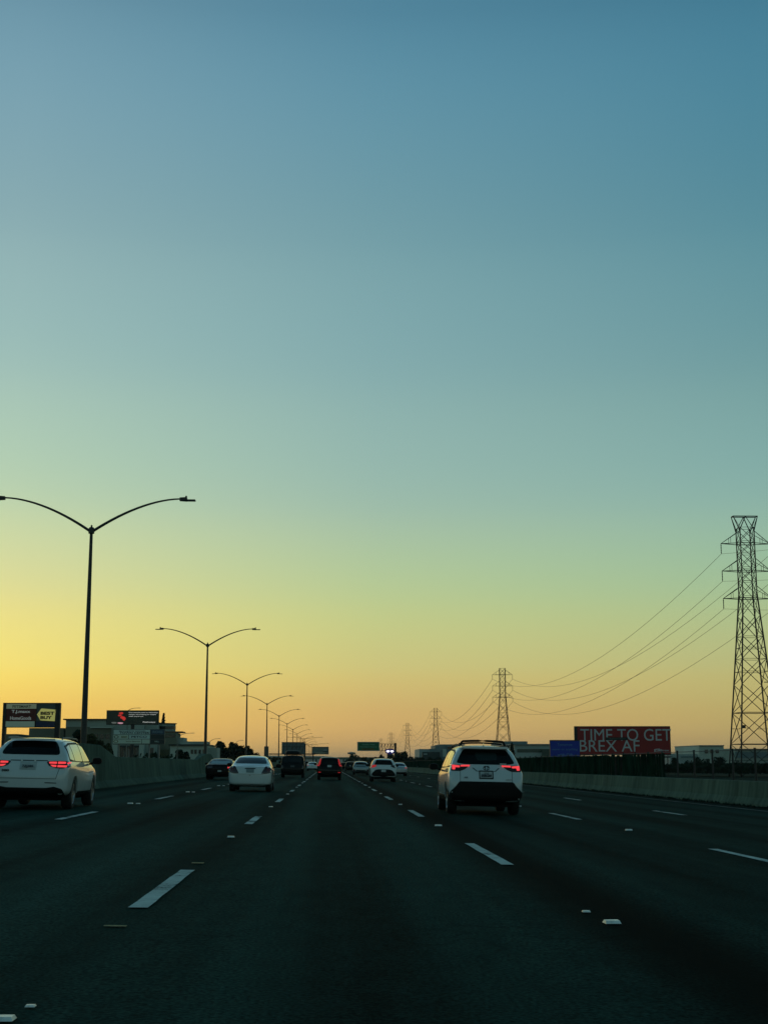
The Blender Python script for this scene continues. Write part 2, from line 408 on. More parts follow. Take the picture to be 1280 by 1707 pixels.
def right_barrier():
    vs = []; fs = []; yy = [-40, 0, 30, 60, 90, 150, 300, 600, 1200]
    for y in yy:
        vs += [(XB_R + x, y, -.294 + z) for x, z in [(0,0),(0,.08),(.12,.30),(.2,.84),(.22,.855),(.4,.855),(.42,.84),(.6,.3),(.6,-.05)]]
    n = 9
    for i in range(len(yy)-1):
        for k in range(n-1): fs.append((i*n+k, i*n+k+1, (i+1)*n+k+1, (i+1)*n+k))
    o = MB().add(vs, fs).build('roadside_barrier', M_CONC2)
    tag(o, 'low pale concrete wall along the right shoulder below the dark fence', 'barrier')
right_barrier()
# dirt and litter along the barrier feet
def litter(x0, x1, y0, y1, n, name, hi=.05):
    rr = random.Random(3); b = MB()
    for i in range(n):
        y = y0 + (y1-y0)*rr.random()**1.6; x = rr.uniform(x0, x1); s = rr.uniform(.02, .09); h = rr.uniform(.01, hi)
        z = rz_(x)
        p = [(x+s*math.cos(q)*rr.uniform(.6,1), y+s*2*math.sin(q)*rr.uniform(.6,1), z-.002) for q in (0,1.26,2.5,3.77,5.03)]
        b.add(p + [(x, y, z+h)], [(0,1,5),(1,2,5),(2,3,5),(3,4,5),(4,0,5)])
    o = b.build(name, M_DEBRIS); o['kind'] = 'stuff'; o['label'] = 'dirt and small debris collected along the foot of the concrete wall'; o['category'] = 'debris'
litter(14.1, 14.68, 20, 240, 2600, 'gutter_debris', .10)
b = MB().add([(13.75,-40,rz_(13.75)+.004),(14.7,-40,rz_(14.7)+.004),(14.7,900,rz_(14.7)+.004),(13.95,900,rz_(13.95)+.004)], [(0,1,2,3)])
struct(b.build('gutter', M_DEBRIS))

# ------------------------------------------------------------------ fence on the right
def fence():
    root = empty('chain_link_fence', (17, 20, -.33))
    tag(root, 'tall dark wire fence with posts behind the low wall on the right', 'fence')
    FT = 1.76 + .33
    pm = MB().tube([(0,0,-.1),(0,0,FT)], .045, 6).tube([(0,0,FT),(.0,0,FT+.03)], .06, 6).mesh('fence_post', M_DKSTEEL)
    ys0 = 27.6 - 20
    n = 0
    y = ys0
    while y < 560 and n < 180:
        o = link('fence_post', pm, root); o.location = (0, y, 0); y += 3.14; n += 1
    b = MB()
    b.tube([(0,-5,FT-.04),(0,600,FT-.04)], .016, 5); b.tube([(0,-5,.12),(0,600,.12)], .012, 4); b.build('rail', M_DKSTEEL, root)
    # open wire section (near) : woven wire pattern
    M = bpy.data.materials.new('woven wire'); M.use_nodes = True; t = M.node_tree; nn = t.nodes; l = t.links
    p = nn['Principled BSDF']; p.inputs['Base Color'].default_value = (.03,.04,.035,1); p.inputs['Roughness'].default_value = .9; p.inputs['Specular IOR Level'].default_value = 0
    tx = nn.new('ShaderNodeTexCoord'); sx = nn.new('ShaderNodeSeparateXYZ'); l.new(tx.outputs['Object'], sx.inputs[0])
    def mt(op, a, b=None):
        k = nn.new('ShaderNodeMath'); k.operation = op
        for i, v in enumerate((a, b)):
            if v is None: continue
            if isinstance(v, (int, float)): k.inputs[i].default_value = v
            else: l.new(v, k.inputs[i])
        return k.outputs[0]
    u = mt('FRACT', mt('MULTIPLY', mt('ADD', sx.outputs[1], sx.outputs[2]), 14)); v = mt('FRACT', mt('MULTIPLY', mt('SUBTRACT', sx.outputs[1], sx.outputs[2]), 14))
    al = mt('MAXIMUM', mt('LESS_THAN', u, .055), mt('LESS_THAN', v, .055)); l.new(al, p.inputs['Alpha'])
    b = MB(); b.add([(0,-5,.12),(0,71-20,.12),(0,71-20,FT-.04),(0,-5,FT-.04)], [(0,1,2,3)]); o = b.build('wire_mesh', M, root)
    # slatted section beyond: slats threaded in the wire
    b = MB(); rr = random.Random(8); y = 71-20
    while y < 560:
        stp = .30 if y < 160 else 1.2
        if rr.random() < (.22 if y < 66 else .05): y += stp; continue
        d = rr.uniform(.0, .03); tp = FT-.06-rr.uniform(0,.05)
        b.box(-.03-d, .02-d, y, y+stp*.93, .1, tp); y += stp
    o = b.build('privacy_slats', mat("dark green slats", (.009, .028, .019), .9, var=.6, scale=.8, spec=0), root); o['kind'] = 'stuff'
fence()

# ------------------------------------------------------------------ foliage
def leaves(b, cx, cy, cz, rx, ry, rz, n, s, rr, shell=.35):
    for i in range(n):
        while True:
            x, y, z = rr.uniform(-1,1), rr.uniform(-1,1), rr.uniform(-1,1); d = x*x+y*y+z*z
            if d <= 1 and d > shell*rr.random(): break
        p = Vector((cx+x*rx, cy+y*ry, cz+z*rz)); a = Vector((rr.gauss(0,1), rr.gauss(0,1), rr.gauss(0,1))).normalized()
        t = a.orthogonal().normalized(); u = a.cross(t); q = s*rr.uniform(.6,1.5)
        b.add([p - t*q - u*q*.5, p + t*q*.4 - u*q*.7, p + t*q + u*q*.3, p - t*q*.2 + u*q*.8], [(0,1,2,3)])
def tree(name, loc, h, r, label, cat='tree', group=None, lm=None, trunk=.28, seed=1, n=900, ls=None, flat=1.0):
    rr = random.Random(seed); root = empty(name, loc); tag(root, label, cat, group)
    b = MB(); th = h*trunk
    b.tube([(0,0,-.1),(rr.uniform(-.1,.1),0,th),(rr.uniform(-.2,.2),0,h*.75)], [h*.035, h*.025, h*.008], 7)
    blobs = []
    for i in range(8):
        q = 2*math.pi*i/8 + rr.random(); d = r*rr.uniform(.3,.75); z = th + (h-th)*rr.uniform(.15,.85)
        bz = (h-th)*rr.uniform(.16,.3); z = min(z, h-bz)
        x, y = math.cos(q)*d, math.sin(q)*d
        b.tube([(0,0,th*.8),(x*.6,y*.6,(th+z)/2),(x,y,z)], [h*.014, h*.008, h*.004], 5)
        blobs.append((x,y,z,r*rr.uniform(.3,.5),bz))
    blobs.append((0,0,h-(h-th)*.28,r*.5,(h-th)*.28)); blobs.append((0,0,th+(h-th)*.4,r*.7,(h-th)*.4))
    b.build('trunk', M_BARK, root)
    c = MB(); ls = ls or h*.035
    for (x,y,z,br,bz) in blobs: leaves(c, x, y, z, br, br, bz*flat, n//len(blobs), ls, rr)
    cr = c.build('crown', lm or M_LEAF, root)
    return root
def hedge(name, pts, h, wd, label, lm, n, ls, seed=2, cat='bushes'):
    rr = random.Random(seed); b = MB()
    for i in range(n):
        k = rr.randrange(len(pts)-1); t = rr.random(); p = Vector(pts[k]).lerp(Vector(pts[k+1]), t)
        hh = h*(.55+.45*abs(math.sin(p.y*.13+p.x*.21+seed)*math.cos(p.y*.31)))
        x = p.x+rr.uniform(-wd,wd); y = p.y+rr.uniform(-wd,wd); z = p.z+hh*rr.random()
        a = Vector((rr.gauss(0,1), rr.gauss(0,1), rr.gauss(0,1))).normalized(); t_ = a.orthogonal().normalized(); u = a.cross(t_); q = ls*rr.uniform(.6,1.5)
        P = Vector((x,y,z)); b.add([P-t_*q-u*q*.5, P+t_*q*.4-u*q*.7, P+t_*q+u*q*.3, P-t_*q*.2+u*q*.8], [(0,1,2,3)])
    o = b.build(name, lm); tag(o, label, cat, kind='stuff'); return o
hedge('ground_cover', [(16,22,-.33),(16,120,-.33),(16,260,-.33)], .95, .55, 'dark low weeds growing between the low wall and the fence', M_LEAF, 16000, .07, cat='weeds')

# ------------------------------------------------------------------ lamp posts
def make_lamp():
    root = empty('street_lamp', (LAMP_X, LAMP_Y[0], 0))
    z0 = 1.9
    MB().cbox((0,0,z0+.015), (.42,.42,.03)).build('base_plate', M_DKSTEEL, root)
    MB().tube([(0,0,z0),(0,0,4),(0,0,LAMP_H-.1)], [.125,.11,.062], 14).build('pole', M_POLE, root, True)
    cap = MB(); cap.lathe([(-.22,.06),(-.22,.12),(-.05,.13),(.02,.10),(.06,.03),(.1,.045),(.15,.0)], 12, 'z', (0,0,LAMP_H)); cap.build('cap', M_POLE, root, True)
    for s in (-1, 1):
        a = MB(); pts = []; N_ = 14
        for i in range(N_+1):
            t = i/N_; x = .06 + 3.5*t
            z = 1.16*math.sin(min(1, t*1.02)*math.pi/2)**1.0 * .72 + 1.16*.28*t
            z = 1.36*(1-(1-t)**1.75)
            pts.append((s*x, 0, LAMP_H-.12+z))
        a.tube(pts, [.06-.028*i/N_ for i in range(N_+1)], 8); a.build('arm', M_POLE, root, True)
        h = MB(); zt = pts[-1][2]; x0 = 3.56
        h.add([(s*(x0-.02),-.09,zt+.05),(s*(x0-.02),.09,zt+.05),(s*(x0-.02),.09,zt-.08),(s*(x0-.02),-.09,zt-.08),
               (s*(x0+.28),-.14,zt+.06),(s*(x0+.28),.14,zt+.06),(s*(x0+.28),.14,zt-.09),(s*(x0+.28),-.14,zt-.09)],
              [(0,1,2,3),(4,5,6,7),(0,1,5,4),(1,2,6,5),(2,3,7,6),(3,0,4,7)])
        h.cbox((s*(x0+.44),0,zt-.06), (.36,.26,.05)); h.cbox((s*(x0+.24),0,zt+.09), (.07,.07,.07))
        hd = h.build('lamp_head', M_POLE, root)
    return root
ORD = ['first', 'second', 'third', 'fourth', 'fifth', 'sixth', 'seventh', 'eighth', 'ninth', 'tenth', 'eleventh', 'twelfth', 'thirteenth', 'fourteenth', 'fifteenth']
lamp0 = make_lamp()
for i, y in enumerate(LAMP_Y):
    o = lamp0 if i == 0 else copy_tree(lamp0)
    o.location = (LAMP_X, y, 0)
    if i == 0: lb = 'nearest and tallest looking dark two armed lamp post on the concrete wall'
    elif i == 3: lb = 'fourth two armed lamp post along the concrete wall, grey box low on its pole'
    else: lb = ORD[i] + ' nearest dark two armed lamp post on the concrete wall, counting away along the road'
    tag(o, lb, 'street lamp', 'two armed lamp posts along the median wall')
    if i == 3:
        p4 = at(446.5, 1254, y)
        MB().cbox((0,-.16,p4.z), (.68,.26,1.75)).build('pole_box', mat("grey box", (.09,.1,.09), .7), o)
# lamps with longer arms further on
def long_lamp(x, y, Y, label):
    p = at(x, y, Y); root = empty('street_lamp', (p.x, Y, -.3)); tag(root, label, 'street lamp')
    H = p.z + .3
    MB().tube([(0,0,0),(0,0,H)], [.16,.09], 8).build('pole', M_POLE, root, True)
    for s in (-1, 1):
        k = 7.0 * Y / 620
        MB().tube([(0,0,H-.1),(s*k*.5,0,H+.32),(s*k,0,H+.6)], [.09,.07,.05], 6).build('arm', M_POLE, root, True)
        MB().cbox((s*(k+.3),0,H+.58), (.9,.3,.14)).build('lamp_head', M_POLE, root)
long_lamp(508, 1231.5, 640, 'distant two armed lamp post with wide flat arms beside the bare sign back')
long_lamp(519.3, 1241.5, 820, 'farthest two armed lamp post with wide flat arms left of the small billboard')

# ------------------------------------------------------------------ transmission towers
def tower_meshes():
    parts = []
    # half width as function of height
    def hw(z): return 1.02 if z > 25.5 else 1.02 + (25.5 - z) * (3.05-1.02)/26.0
    lv = [-.3, 4.2, 8.6, 12.6, 16.2, 19.4, 22.4, 25.2, 27.4, 29.4, 31.4, 33.2, 35.2]
    for sx in (-1,1):
        for sy in (-1,1):
            b = MB(); b.bar((sx*hw(-.3),sy*hw(-.3),-.3),(sx*1.02,sy*1.02,25.5),.17); b.bar((sx*1.02,sy*1.02,25.5),(sx*1.02,sy*1.02,35.2),.13)
            parts.append(('leg', b))
    for a in range(4):
        b = MB()
        def P(t, z):
            h = hw(z); return {0:(t*h,-h,z),1:(h,t*h,z),2:(-t*h,h,z),3:(-h,-t*h,z)}[a]
        for i in range(len(lv)-1):
            z0, z1 = lv[i], lv[i+1]
            if i < 6:
                b.bar(P(-1,z0),P(1,z1),.085); b.bar(P(1,z0),P(-1,z1),.085)
                zm = (z0+z1)/2
                if i in (0,1): b.bar(P(-1,z1),P(1,z1),.10); b.bar(P(-.5,(z0+z1)/2+.0),P(-1,zm),.06); b.bar(P(.5,zm),P(1,zm),.06)
                if i in (3,4): b.bar(P(-1,zm),P(1,zm),.06); b.bar(P(-1,z1),P(1,z1),.06)
            else:
                b.bar(P(-1,z0),P(1,z1),.07); b.bar(P(1,z0),P(-1,z1),.07); b.bar(P(-1,z1),P(1,z1),.05)
        parts.append(('bracing', b))
    for z in (32.9, 28.9, 24.9):
        b = MB(); h = 1.02
        for s in (-1, 1):
            tip = (s*3.6, 0, z)
            for sy in (-1, 1):
                b.bar((s*h, sy*h, z), tip, .09); b.bar((s*h, sy*h, z+1.75), tip, .07)
                b.bar((s*2.3, sy*.52, z), (s*2.3, sy*.52, z+.85), .05)
        for sy in (-1,1): b.bar((-h,sy*h,z),(h,sy*h,z),.10)
        parts.append(('cross_arm', b))
        for s in (-1, 1):
            b = MB(); b.tube([(s*3.6,0,z),(s*3.6,0,z-1.5)], .05, 6)
            for k in range(5): b.lathe([(-.04,.05),(0,.12),(.04,.05)], 8, 'z', (s*3.6,0,z-.3-.24*k))
            parts.append(('insulator', b))
    return parts
TOW = []
def make_tower(top):
    root = empty('transmission_tower', (0,0,0))
    for nm, b in tower_meshes(): b.build(nm, M_DKSTEEL, root)
    return root
t0 = make_tower(True)
TP = [(60.3, 198.0)]
for (px, py) in ((837,1113),(726,1180),(679,1205),(652,1221),(635,1231)):
    lo, hi = 200, 4000
    for _ in range(40):
        md = (lo+hi)/2
        if at(px, py, md).z < 35.2: lo = md
        else: hi = md
    TP.append((at(px, py, lo).x, lo))
tw_lab = ['nearest steel lattice tower with flared top bar, cut by the right edge of the picture', 'second steel lattice power tower, rising behind the white SUV with the roof rack',
          'third steel lattice power tower, above the pale boxy buildings', 'fourth steel lattice tower, right of the overhead green sign', 'fifth steel lattice tower, small, behind the sign gantry on the right', 'farthest tiny steel lattice tower behind the overhead green sign']
for i, (x, y) in enumerate(TP):
    o = t0 if i == 0 else copy_tree(t0)
    o.location = (x, y, -.3)
    tag(o, tw_lab[i], 'power tower', 'lattice power towers along the right of the road')
b = MB()          # the flared top of the nearest one only
for sy in (-1, 1):
    b.bar((-1.78,sy*.5,36.9),(1.78,sy*.5,36.9),.12)
    for s in (-1, 1):
        b.bar((s*1.78,sy*.5,36.9),(s*1.02,sy*1.02,34.6),.10); b.bar((s*1.78,sy*.5,36.9),(s*1.02,sy*1.02,35.2),.06)
        b.bar((0,sy*.5,36.9),(s*1.02,sy*1.02,34.9),.10)
b.bar((-1.78,-.5,36.9),(-1.78,.5,36.9),.1); b.bar((1.78,-.5,36.9),(1.78,.5,36.9),.1)
b.build('top_frame', M_DKSTEEL, t0)
# small equipment mounted low on the nearest tower
b = MB(); b.cbox((-2.3,-2.8,6.6),(.45,.3,.4)); b.tube([(2.1,-2.3,12.4),(2.1,-2.3,13.2)], .08, 6); b.cbox((1.7,-2.4,12.8),(1.4,.1,.12)); b.build('equipment_box', M_DKSTEEL, t0)
M_WIRE = mat("power cable", (.02, .02, .02), .5, .3)
pts_t = [(84.0, -120.0)] + TP
for lvn, z in enumerate((32.9, 28.9, 24.9)):
    for s in (-1, 1):
        b = MB(); pts = []
        for i in range(len(pts_t)-1):
            (xa, ya), (xb, yb) = pts_t[i], pts_t[i+1]; ln = abs(yb-ya); sag = 9.5*(ln/310)**2 if i < 2 else 9.5
            nseg = 26 if i < 3 else 10
            for k in range(nseg + (1 if i == len(pts_t)-2 else 0)):
                t = k/nseg; pts.append((xa+(xb-xa)*t + s*3.6, ya+(yb-ya)*t, z-1.8 - 4*sag*t*(1-t)))
        rad = [max(.022, min(.06, .022 + .00009*max(0, p[1]-150))) for p in pts]
        b.tube(pts, rad, 4)
        tag(b.build('power_cable', M_WIRE), ('upper', 'middle', 'lower')[lvn] + ' sagging power line on the ' + ('road' if s < 0 else 'far') + ' side of the steel towers', 'power line', 'power lines hanging between the towers')

# ------------------------------------------------------------------ signs
def board_frame(name, x0, y0, x1, y1, Y, depth=.5, mt=None, label='', cat='sign', tilt=0):
    """a board with its corners at the given pixels, at distance Y; returns root (bottom centre), width, height"""
    a = at(x0, y1, Y); c = at(x1, y0, Y); root = empty(name, ((a.x+c.x)/2, Y, a.z), tilt); tag(root, label, cat)
    return root, c.x-a.x, c.z-a.z
M_RBOARD = mat("red poster", (.31, .006, .008), .5, var=.08, scale=.6)
M_LETTER = mat("pale poster lettering", (.56, .58, .60), .6)
r_, W_, H_ = board_frame('billboard', 959, 1211, 1116, 1259, 221, label='red billboard reading TIME TO GET BREX AF, on the right beyond the fence', cat='billboard', tilt=R(-3))
MB().box(-W_/2, W_/2, .02, .7, 0, H_).build('frame', M_DKSTEEL, r_)
MB().box(-W_/2+.45, W_/2-.12, -.03, .02, .12, H_-.16).build('poster', M_RBOARD, r_)
u = W_/157.
text('TIME TO GET', r_, (5.2*u, -.04, H_-1.35), 148.5*u, 20*u*.96, M_LETTER, .0)
text('BREX AF', r_, (-21.8*u, -.04, 1.42), 98*u, 20*u*.92, M_LETTER, .0)
MB().box(-28*u, 8*u, -.10, -.05, 24.0*u, 28.6*u).build('banner', M_DKSTEEL, r_)
text('Superior Finance', r_, (-8.5*u, -.115, 26.2*u), 26*u, 2.2*u, mat("green grey print", (.16,.22,.18), .6))
text('Brex', r_, (68*u, -.04, 7.6*u), 15*u, 3.2*u, M_LETTER, .02)
b = MB(); b.prism([(51*u,5*u),(55*u,6*u),(60*u,6*u),(60*u,10.4*u),(51*u,9.4*u)], -.05, -.03); b.build('logo', M_LETTER, r_)
b = MB(); b.prism([(53*u,6.6*u),(58*u,7.4*u),(58*u,8.8*u),(53*u,8.2*u)], -.06, -.05); b.build('logo_inner', M_RBOARD, r_)
b = MB(); b.box(-W_/2+.2, W_/2+.1, -.9, .9, -.35, -.25)
for i in range(8): x = -W_/2+.8+i*(W_-1.4)/7; b.bar((x,-.85,-.3),(x,.1,.1),.09)
b.build('catwalk', M_DKSTEEL, r_)
for x in (-4.2, -1.4, 1.4, 4.2): MB().box(x-.18, x+.18, .35, .71, -3.6, .1).build('post', M_DKSTEEL, r_)
# open storage racks under it
p = at(1045, 1275, 222); rk = empty('yard_shed', (p.x, 224, -.6)); tag(rk, 'low dark open shed beneath the red billboard', 'shed')
b = MB(); b.box(-7.2,7.4,0,3.2,2.75,2.95); b.build('roof', M_DKSTEEL, rk)
MB().box(-7,7.2,3.0,3.2,0,2.75).build('back_wall', mat("shed metal", (.03,.035,.03), .7, var=.3), rk)
for i in range(8): MB().box(-7+i*2-.06,-7+i*2+.06,0,.12,0,2.75).build('post', M_DKSTEEL, rk)
MB().box(-7,7.2,.02,.1,1.3,1.5).build('rail', M_DKSTEEL, rk)
# blue board
M_BLUE = mat("blue poster", (.004, .030, .38), .5)
r_, W_, H_ = board_frame('billboard', 917, 1234, 966, 1266, 190, label='small blue board with three lines of pale script, left of the red billboard', cat='billboard')
MB().box(-W_/2, W_/2, 0, .35, 0, H_).build('frame', M_DKSTEEL, r_)
MB().box(-W_/2+.05, W_/2-.05, -.03, 0, .05, H_-.13).build('poster', M_BLUE, r_)
MBT = mat("pale blue script", (.10, .26, .45), .6)
text('Tomorrow', r_, (0, -.04, H_*.76), W_*.50, H_*.13, MBT); text('never or anything', r_, (0, -.04, H_*.5), W_*.84, H_*.15, MBT); text('with Gift', r_, (0, -.04, H_*.24), W_*.52, H_*.13, MBT)
for x in (-1.2, 1.2): MB().box(x-.12, x+.12, .05, .3, -2.3, 0).build('post', M_DKSTEEL, r_)

# pylon sign, left
Yp = 143
r_, W_, H_ = board_frame('pylon_sign', 3, 1172, 101, 1226, Yp, label='tall dark framed shop sign with yellow tag panel at the far left edge', cat='shop sign', tilt=R(-1.5))
u = W_/98.
def panel(x0, y0, x1, y1, name, mt, d=.0):       # pixel offsets from the sign's top left
    return MB().box(-W_/2+x0*u, -W_/2+x1*u, -.06-d, .1, H_-y1*u, H_-y0*u).build(name, mt, r_)
M_FR = mat("dark sign frame", (.02,.018,.016), .6)
zb = -r_.location.z - .6
MB().box(-W_/2, -W_/2+5.4*u, -.12, .5, zb, H_).build('post', M_FR, r_); MB().box(W_/2-8*u, W_/2, -.12, .5, zb, H_).build('post', M_FR, r_)
MB().box(-W_/2+5.4*u, W_/2-8*u, 0, .45, H_-42.3*u, H_).build('cabinet', M_FR, r_)
M_TAN = mat("tan panel", (0.480,0.496,0.352), .5, emit=(.30,.31,.20), es=.16); M_RP = mat("red panel", (.13,.012,.010), .5); M_GP = mat("grey green panel", (0.336,0.432,0.352), .5, emit=(.2,.28,.22), es=.16)  # faint emission added to brighten the tan and grey green panels
M_WH = mat("white lettering", (0.744,0.744,0.696), .5, emit=(.5,.5,.46), es=.16); M_YEL = mat("yellow tag", (0.856,0.773,0.221), .5, emit=(.50,.45,.13), es=.38); M_BK = mat("black lettering", (.01,.01,.012), .5); M_NAVY = mat("navy panel", (.012,.022,.08), .5); M_GY = mat("slate panel", (.07,.09,.09), .5)  # white lettering and yellow tag glow faintly too, added to brighten them
panel(5.5,1.8,57,10.2,'sign_panel',M_TAN); panel(5.5,10.9,57,20.5,'sign_panel',M_RP); panel(5.2,21.2,57,31,'sign_panel',M_RP)
panel(5.2,31.7,55,41.2,'sign_panel',M_GP); panel(58,1.8,91,31.5,'sign_panel',M_GY); panel(58,32.2,91,41.5,'sign_panel',M_NAVY)
def ptx(s, cx, cy, w_, h_, mt, bold=.02): text(s, r_, (-W_/2+cx*u, -.075, H_-cy*u), w_*u, h_*u, mt, bold)
ptx('PETSMART', 32, 6.4, 32, 4.6, mat("olive lettering", (.08,.09,.06), .5)); ptx('T.J.maxx', 31, 15.6, 32, 6.6, M_WH); ptx('HomeGoods', 31, 26.2, 36, 6, M_WH, .01)
poly = [(59,20),(65.5,10.4),(67,9.8),(91.5,11.8),(89.8,31.6),(66.5,30.2),(65,29.8)]
b = MB(); b.prism([(-W_/2+x*u, H_-y*u) for x, y in poly], -.12, -.062); b.build('tag_panel', M_YEL, r_)
for s, cy in (('BEST', 18.0), ('BUY', 25.3)):
    text(s, r_, (-W_/2+(77.0 if s=='BEST' else 75)*u, -.135, H_-cy*u), (24 if s=='BEST' else 20)*u, 5.6*u, M_BK, .05)
MB().lathe([(0,0),(0,.055),(.02,.055)], 10, 'z', (0,0,0)).build('tag_hole', M_BK, r_).location = (-W_/2+62*u, -.13, H_-20*u)

# electronic billboard
r_, W_, H_ = board_frame('billboard', 177, 1184.5, 265, 1208.5, 232, label='black billboard with red figure and white lines of text above the shopping centre sign', cat='billboard')
M_SCR = mat("dark screen", (.012,.016,.012), .4, emit=(.006,.012,.008), es=.3)
MB().box(-W_/2, W_/2, 0, .6, 0, H_).build('frame', mat("black frame", (.01,.01,.01), .6), r_)
MB().box(-W_/2+.12, W_/2-.12, -.03, 0, .1, H_-.12).build('screen', M_SCR, r_)
M_ST = mat("lit white text", (.5,.5,.48), .5, emit=(.8,.8,.75), es=.45); u = W_/88.
for s, cy, w_ in (('From executive stress to relationships', 3.9, 49), ('therapy, we\'re helping you navigate', 7.1, 46), ('what\'s next for you.', 10.3, 25)):
    text(s, r_, (-W_/2+(37.5+w_/2)*u, -.05, H_-cy*u), w_*u, 2.2*u, M_ST, .01)
text('Pathways', r_, (-W_/2+72*u, -.05, H_-20*u), 21*u, 2.6*u, M_ST, .02)
M_SR = mat("lit red figure", (.4,.01,.01), .5, emit=(.85,.05,.04), es=.45); M_SP = mat("lit pink", (.5,.2,.25), .5, emit=(.7,.35,.42), es=.6)
def blob(x, y, rx, ry, mt, nm, rr=random.Random(2)):
    b = MB(); n = 14; b.prism([(-W_/2+(x+rx*math.cos(q)*rr.uniform(.8,1.1))*u, H_-(y+ry*math.sin(q)*rr.uniform(.8,1.1))*u) for q in [2*math.pi*i/n for i in range(n)]], -.05, -.031); b.build(nm, mt, r_)
blob(24.5,5,3.6,2.2,M_SR,'figure'); blob(22.5,8.7,3.4,1.4,M_SR,'figure'); blob(26,12,2.6,2.6,M_SR,'figure'); blob(29.5,14,3.0,3.4,M_SR,'figure')
blob(24,21.5,5,1.5,M_SP,'figure'); blob(13,21,5,1.6,mat("lit grey", (.1,.1,.1), .5, emit=(.18,.2,.18), es=.4),'figure')
MB().tube([(.0,.35,0),(.0,.35,-r_.location.z-.6)], .32, 12).build('post', M_DKSTEEL, r_)

# shopping-centre directory sign
r_, W_, H_ = board_frame('directory_sign', 186, 1216, 275, 1240.5, 205, label='wide pale multi panel shopping centre sign below the black billboard', cat='shop sign')
u = W_/89.
MB().box(-W_/2+2*u, W_/2, 0, .5, -1*u, H_).build('frame', mat("sign body", (.12,.13,.11), .6), r_)
def pn(x0,y0,x1,y1,mt): return MB().box(-W_/2+x0*u,-W_/2+x1*u,-.06,0,H_-y1*u,H_-y0*u).build('sign_panel',mt,r_)
M_CR = mat("cream panel", (0.585,0.675,0.562), .5); M_PB = mat("pale panel", (0.562,0.698,0.652), .5); M_DKP = mat("dark panel", (.02,.03,.032), .5); M_BLP = mat("dark blue panel", (0.038,0.068,0.112), .5)
pn(3,1,64,8.8,M_PB); pn(2.6,9.6,28,16.2,M_CR); pn(29,9.6,64,16.2,M_PB); pn(2.6,17,50,24,M_CR); pn(51,17,64,24,M_CR)
pn(65.5,.5,88.5,8.6,M_BLP); pn(65.5,9.4,88.5,16.4,M_DKP); pn(65.5,17.2,88.5,24.2,M_DKP)
MDB = mat("blue sign print", (0.018,0.030,0.060), .5)
def tx(s,cx,cy,w_,h_,mt,bold=.02): text(s, r_, (-W_/2+cx*u,-.075,H_-cy*u), w_*u, h_*u, mt, bold)
tx('MCCARTHY RANCH', 34, 3.2, 44, 1.8, MDB); tx('TOWN CENTER', 38, 6.3, 50, 3.2, MDB)
tx('PETCO', 46, 12.8, 26, 3.4, MDB); tx('ROSS', 77, 4.6, 17, 4.2, mat("pale blue print", (.16,.24,.30), .5), .03); tx('DELL', 76, 20.6, 7, 2.2, M_PB)
tx('Sports Basement', 36, 20.6, 24, 2.2, mat("tan print", (.16,.12,.06), .5)); tx('MARKET', 21, 13, 10, 3, mat("mustard print", (.22,.19,.05), .5))
for (cx, cy, mt) in ((7.6,12.9,M_BK),(7.2,20.5,mat("orange ring", (.20,.11,.03), .5))):
    b = MB(); n = 16
    for i in range(n):
        q0, q1 = 2*math.pi*i/n, 2*math.pi*(i+1)/n
        P = lambda q, k: (-W_/2+(cx+4*k*math.cos(q))*u, H_-(cy+2.5*k*math.sin(q))*u)
        b.prism([P(q0,.7),P(q1,.7),P(q1,1),P(q0,1)], -.075, -.061)
    b.build('logo', mt, r_)
for x in (-W_/2+1, W_/2-2.2, W_/2-.8): MB().box(x-.12,x+.12,.1,.4,-r_.location.z-.6,0).build('post', M_STEEL, r_)

# overhead sign gantries
def gantry_truss(root, x0, x1, z0, z1, n, w_=.14):
    b = MB()
    for y in (0, .9):
        b.bar((x0,y,z0),(x1,y,z0),w_); b.bar((x0,y,z1),(x1,y,z1),w_)
        for i in range(n+1):
            x = x0+(x1-x0)*i/n; b.bar((x,y,z0),(x,y,z1),w_*.7)
            if i < n: b.bar((x,y,z0),(x0+(x1-x0)*(i+1)/n,y,z1),w_*.8)
    return b.build('truss', M_DKSTEEL, root)
Yg = 450; pp = at(659, 1250, Yg); root = empty('sign_gantry', (pp.x, Yg, -.5)); tag(root, 'steel truss gantry on one thick post over the right lanes', 'gantry')
zt = at(640,1240.5,Yg).z+.5; zb = at(640,1252,Yg).z+.5; xl = at(596,1240,Yg).x-pp.x
MB().tube([(0,.4,0),(0,.4,zt+.3)], .38, 12).build('post', M_DKSTEEL, root, True)
gantry_truss(root, xl, -.3, zb, zt, 12)
sg, W_, H_ = board_frame('road_sign', 595.5, 1237, 632.5, 1252.3, Yg-.5, label='green overhead direction sign with white border hanging from the right gantry', cat='road sign')
MB().box(-W_/2,W_/2,0,.15,0,H_).build('border', mat("white border", (.6,.62,.55), .5), sg)
MB().box(-W_/2+.16,W_/2-.16,-.03,0,.16,H_-.16).build('panel', mat("green sign face", (.004,.14,.06), .5), sg)
M_SL = mat("sign lettering", (.35,.6,.48), .5)
text('Great Mall', sg, (0,-.05,H_*.70), W_*.55, H_*.13, M_SL); text('Montague Expwy', sg, (0,-.05,H_*.44), W_*.75, H_*.12, M_SL)
MB().box(-W_*.3,W_*.25,-.05,-.031,H_*.08,H_*.30).build('exit_panel', mat("yellow exit panel", (.12,.10,.01), .5), sg)
text('EXIT ONLY', sg, (-W_*.025,-.07,H_*.19), W_*.42, H_*.12, M_BK)
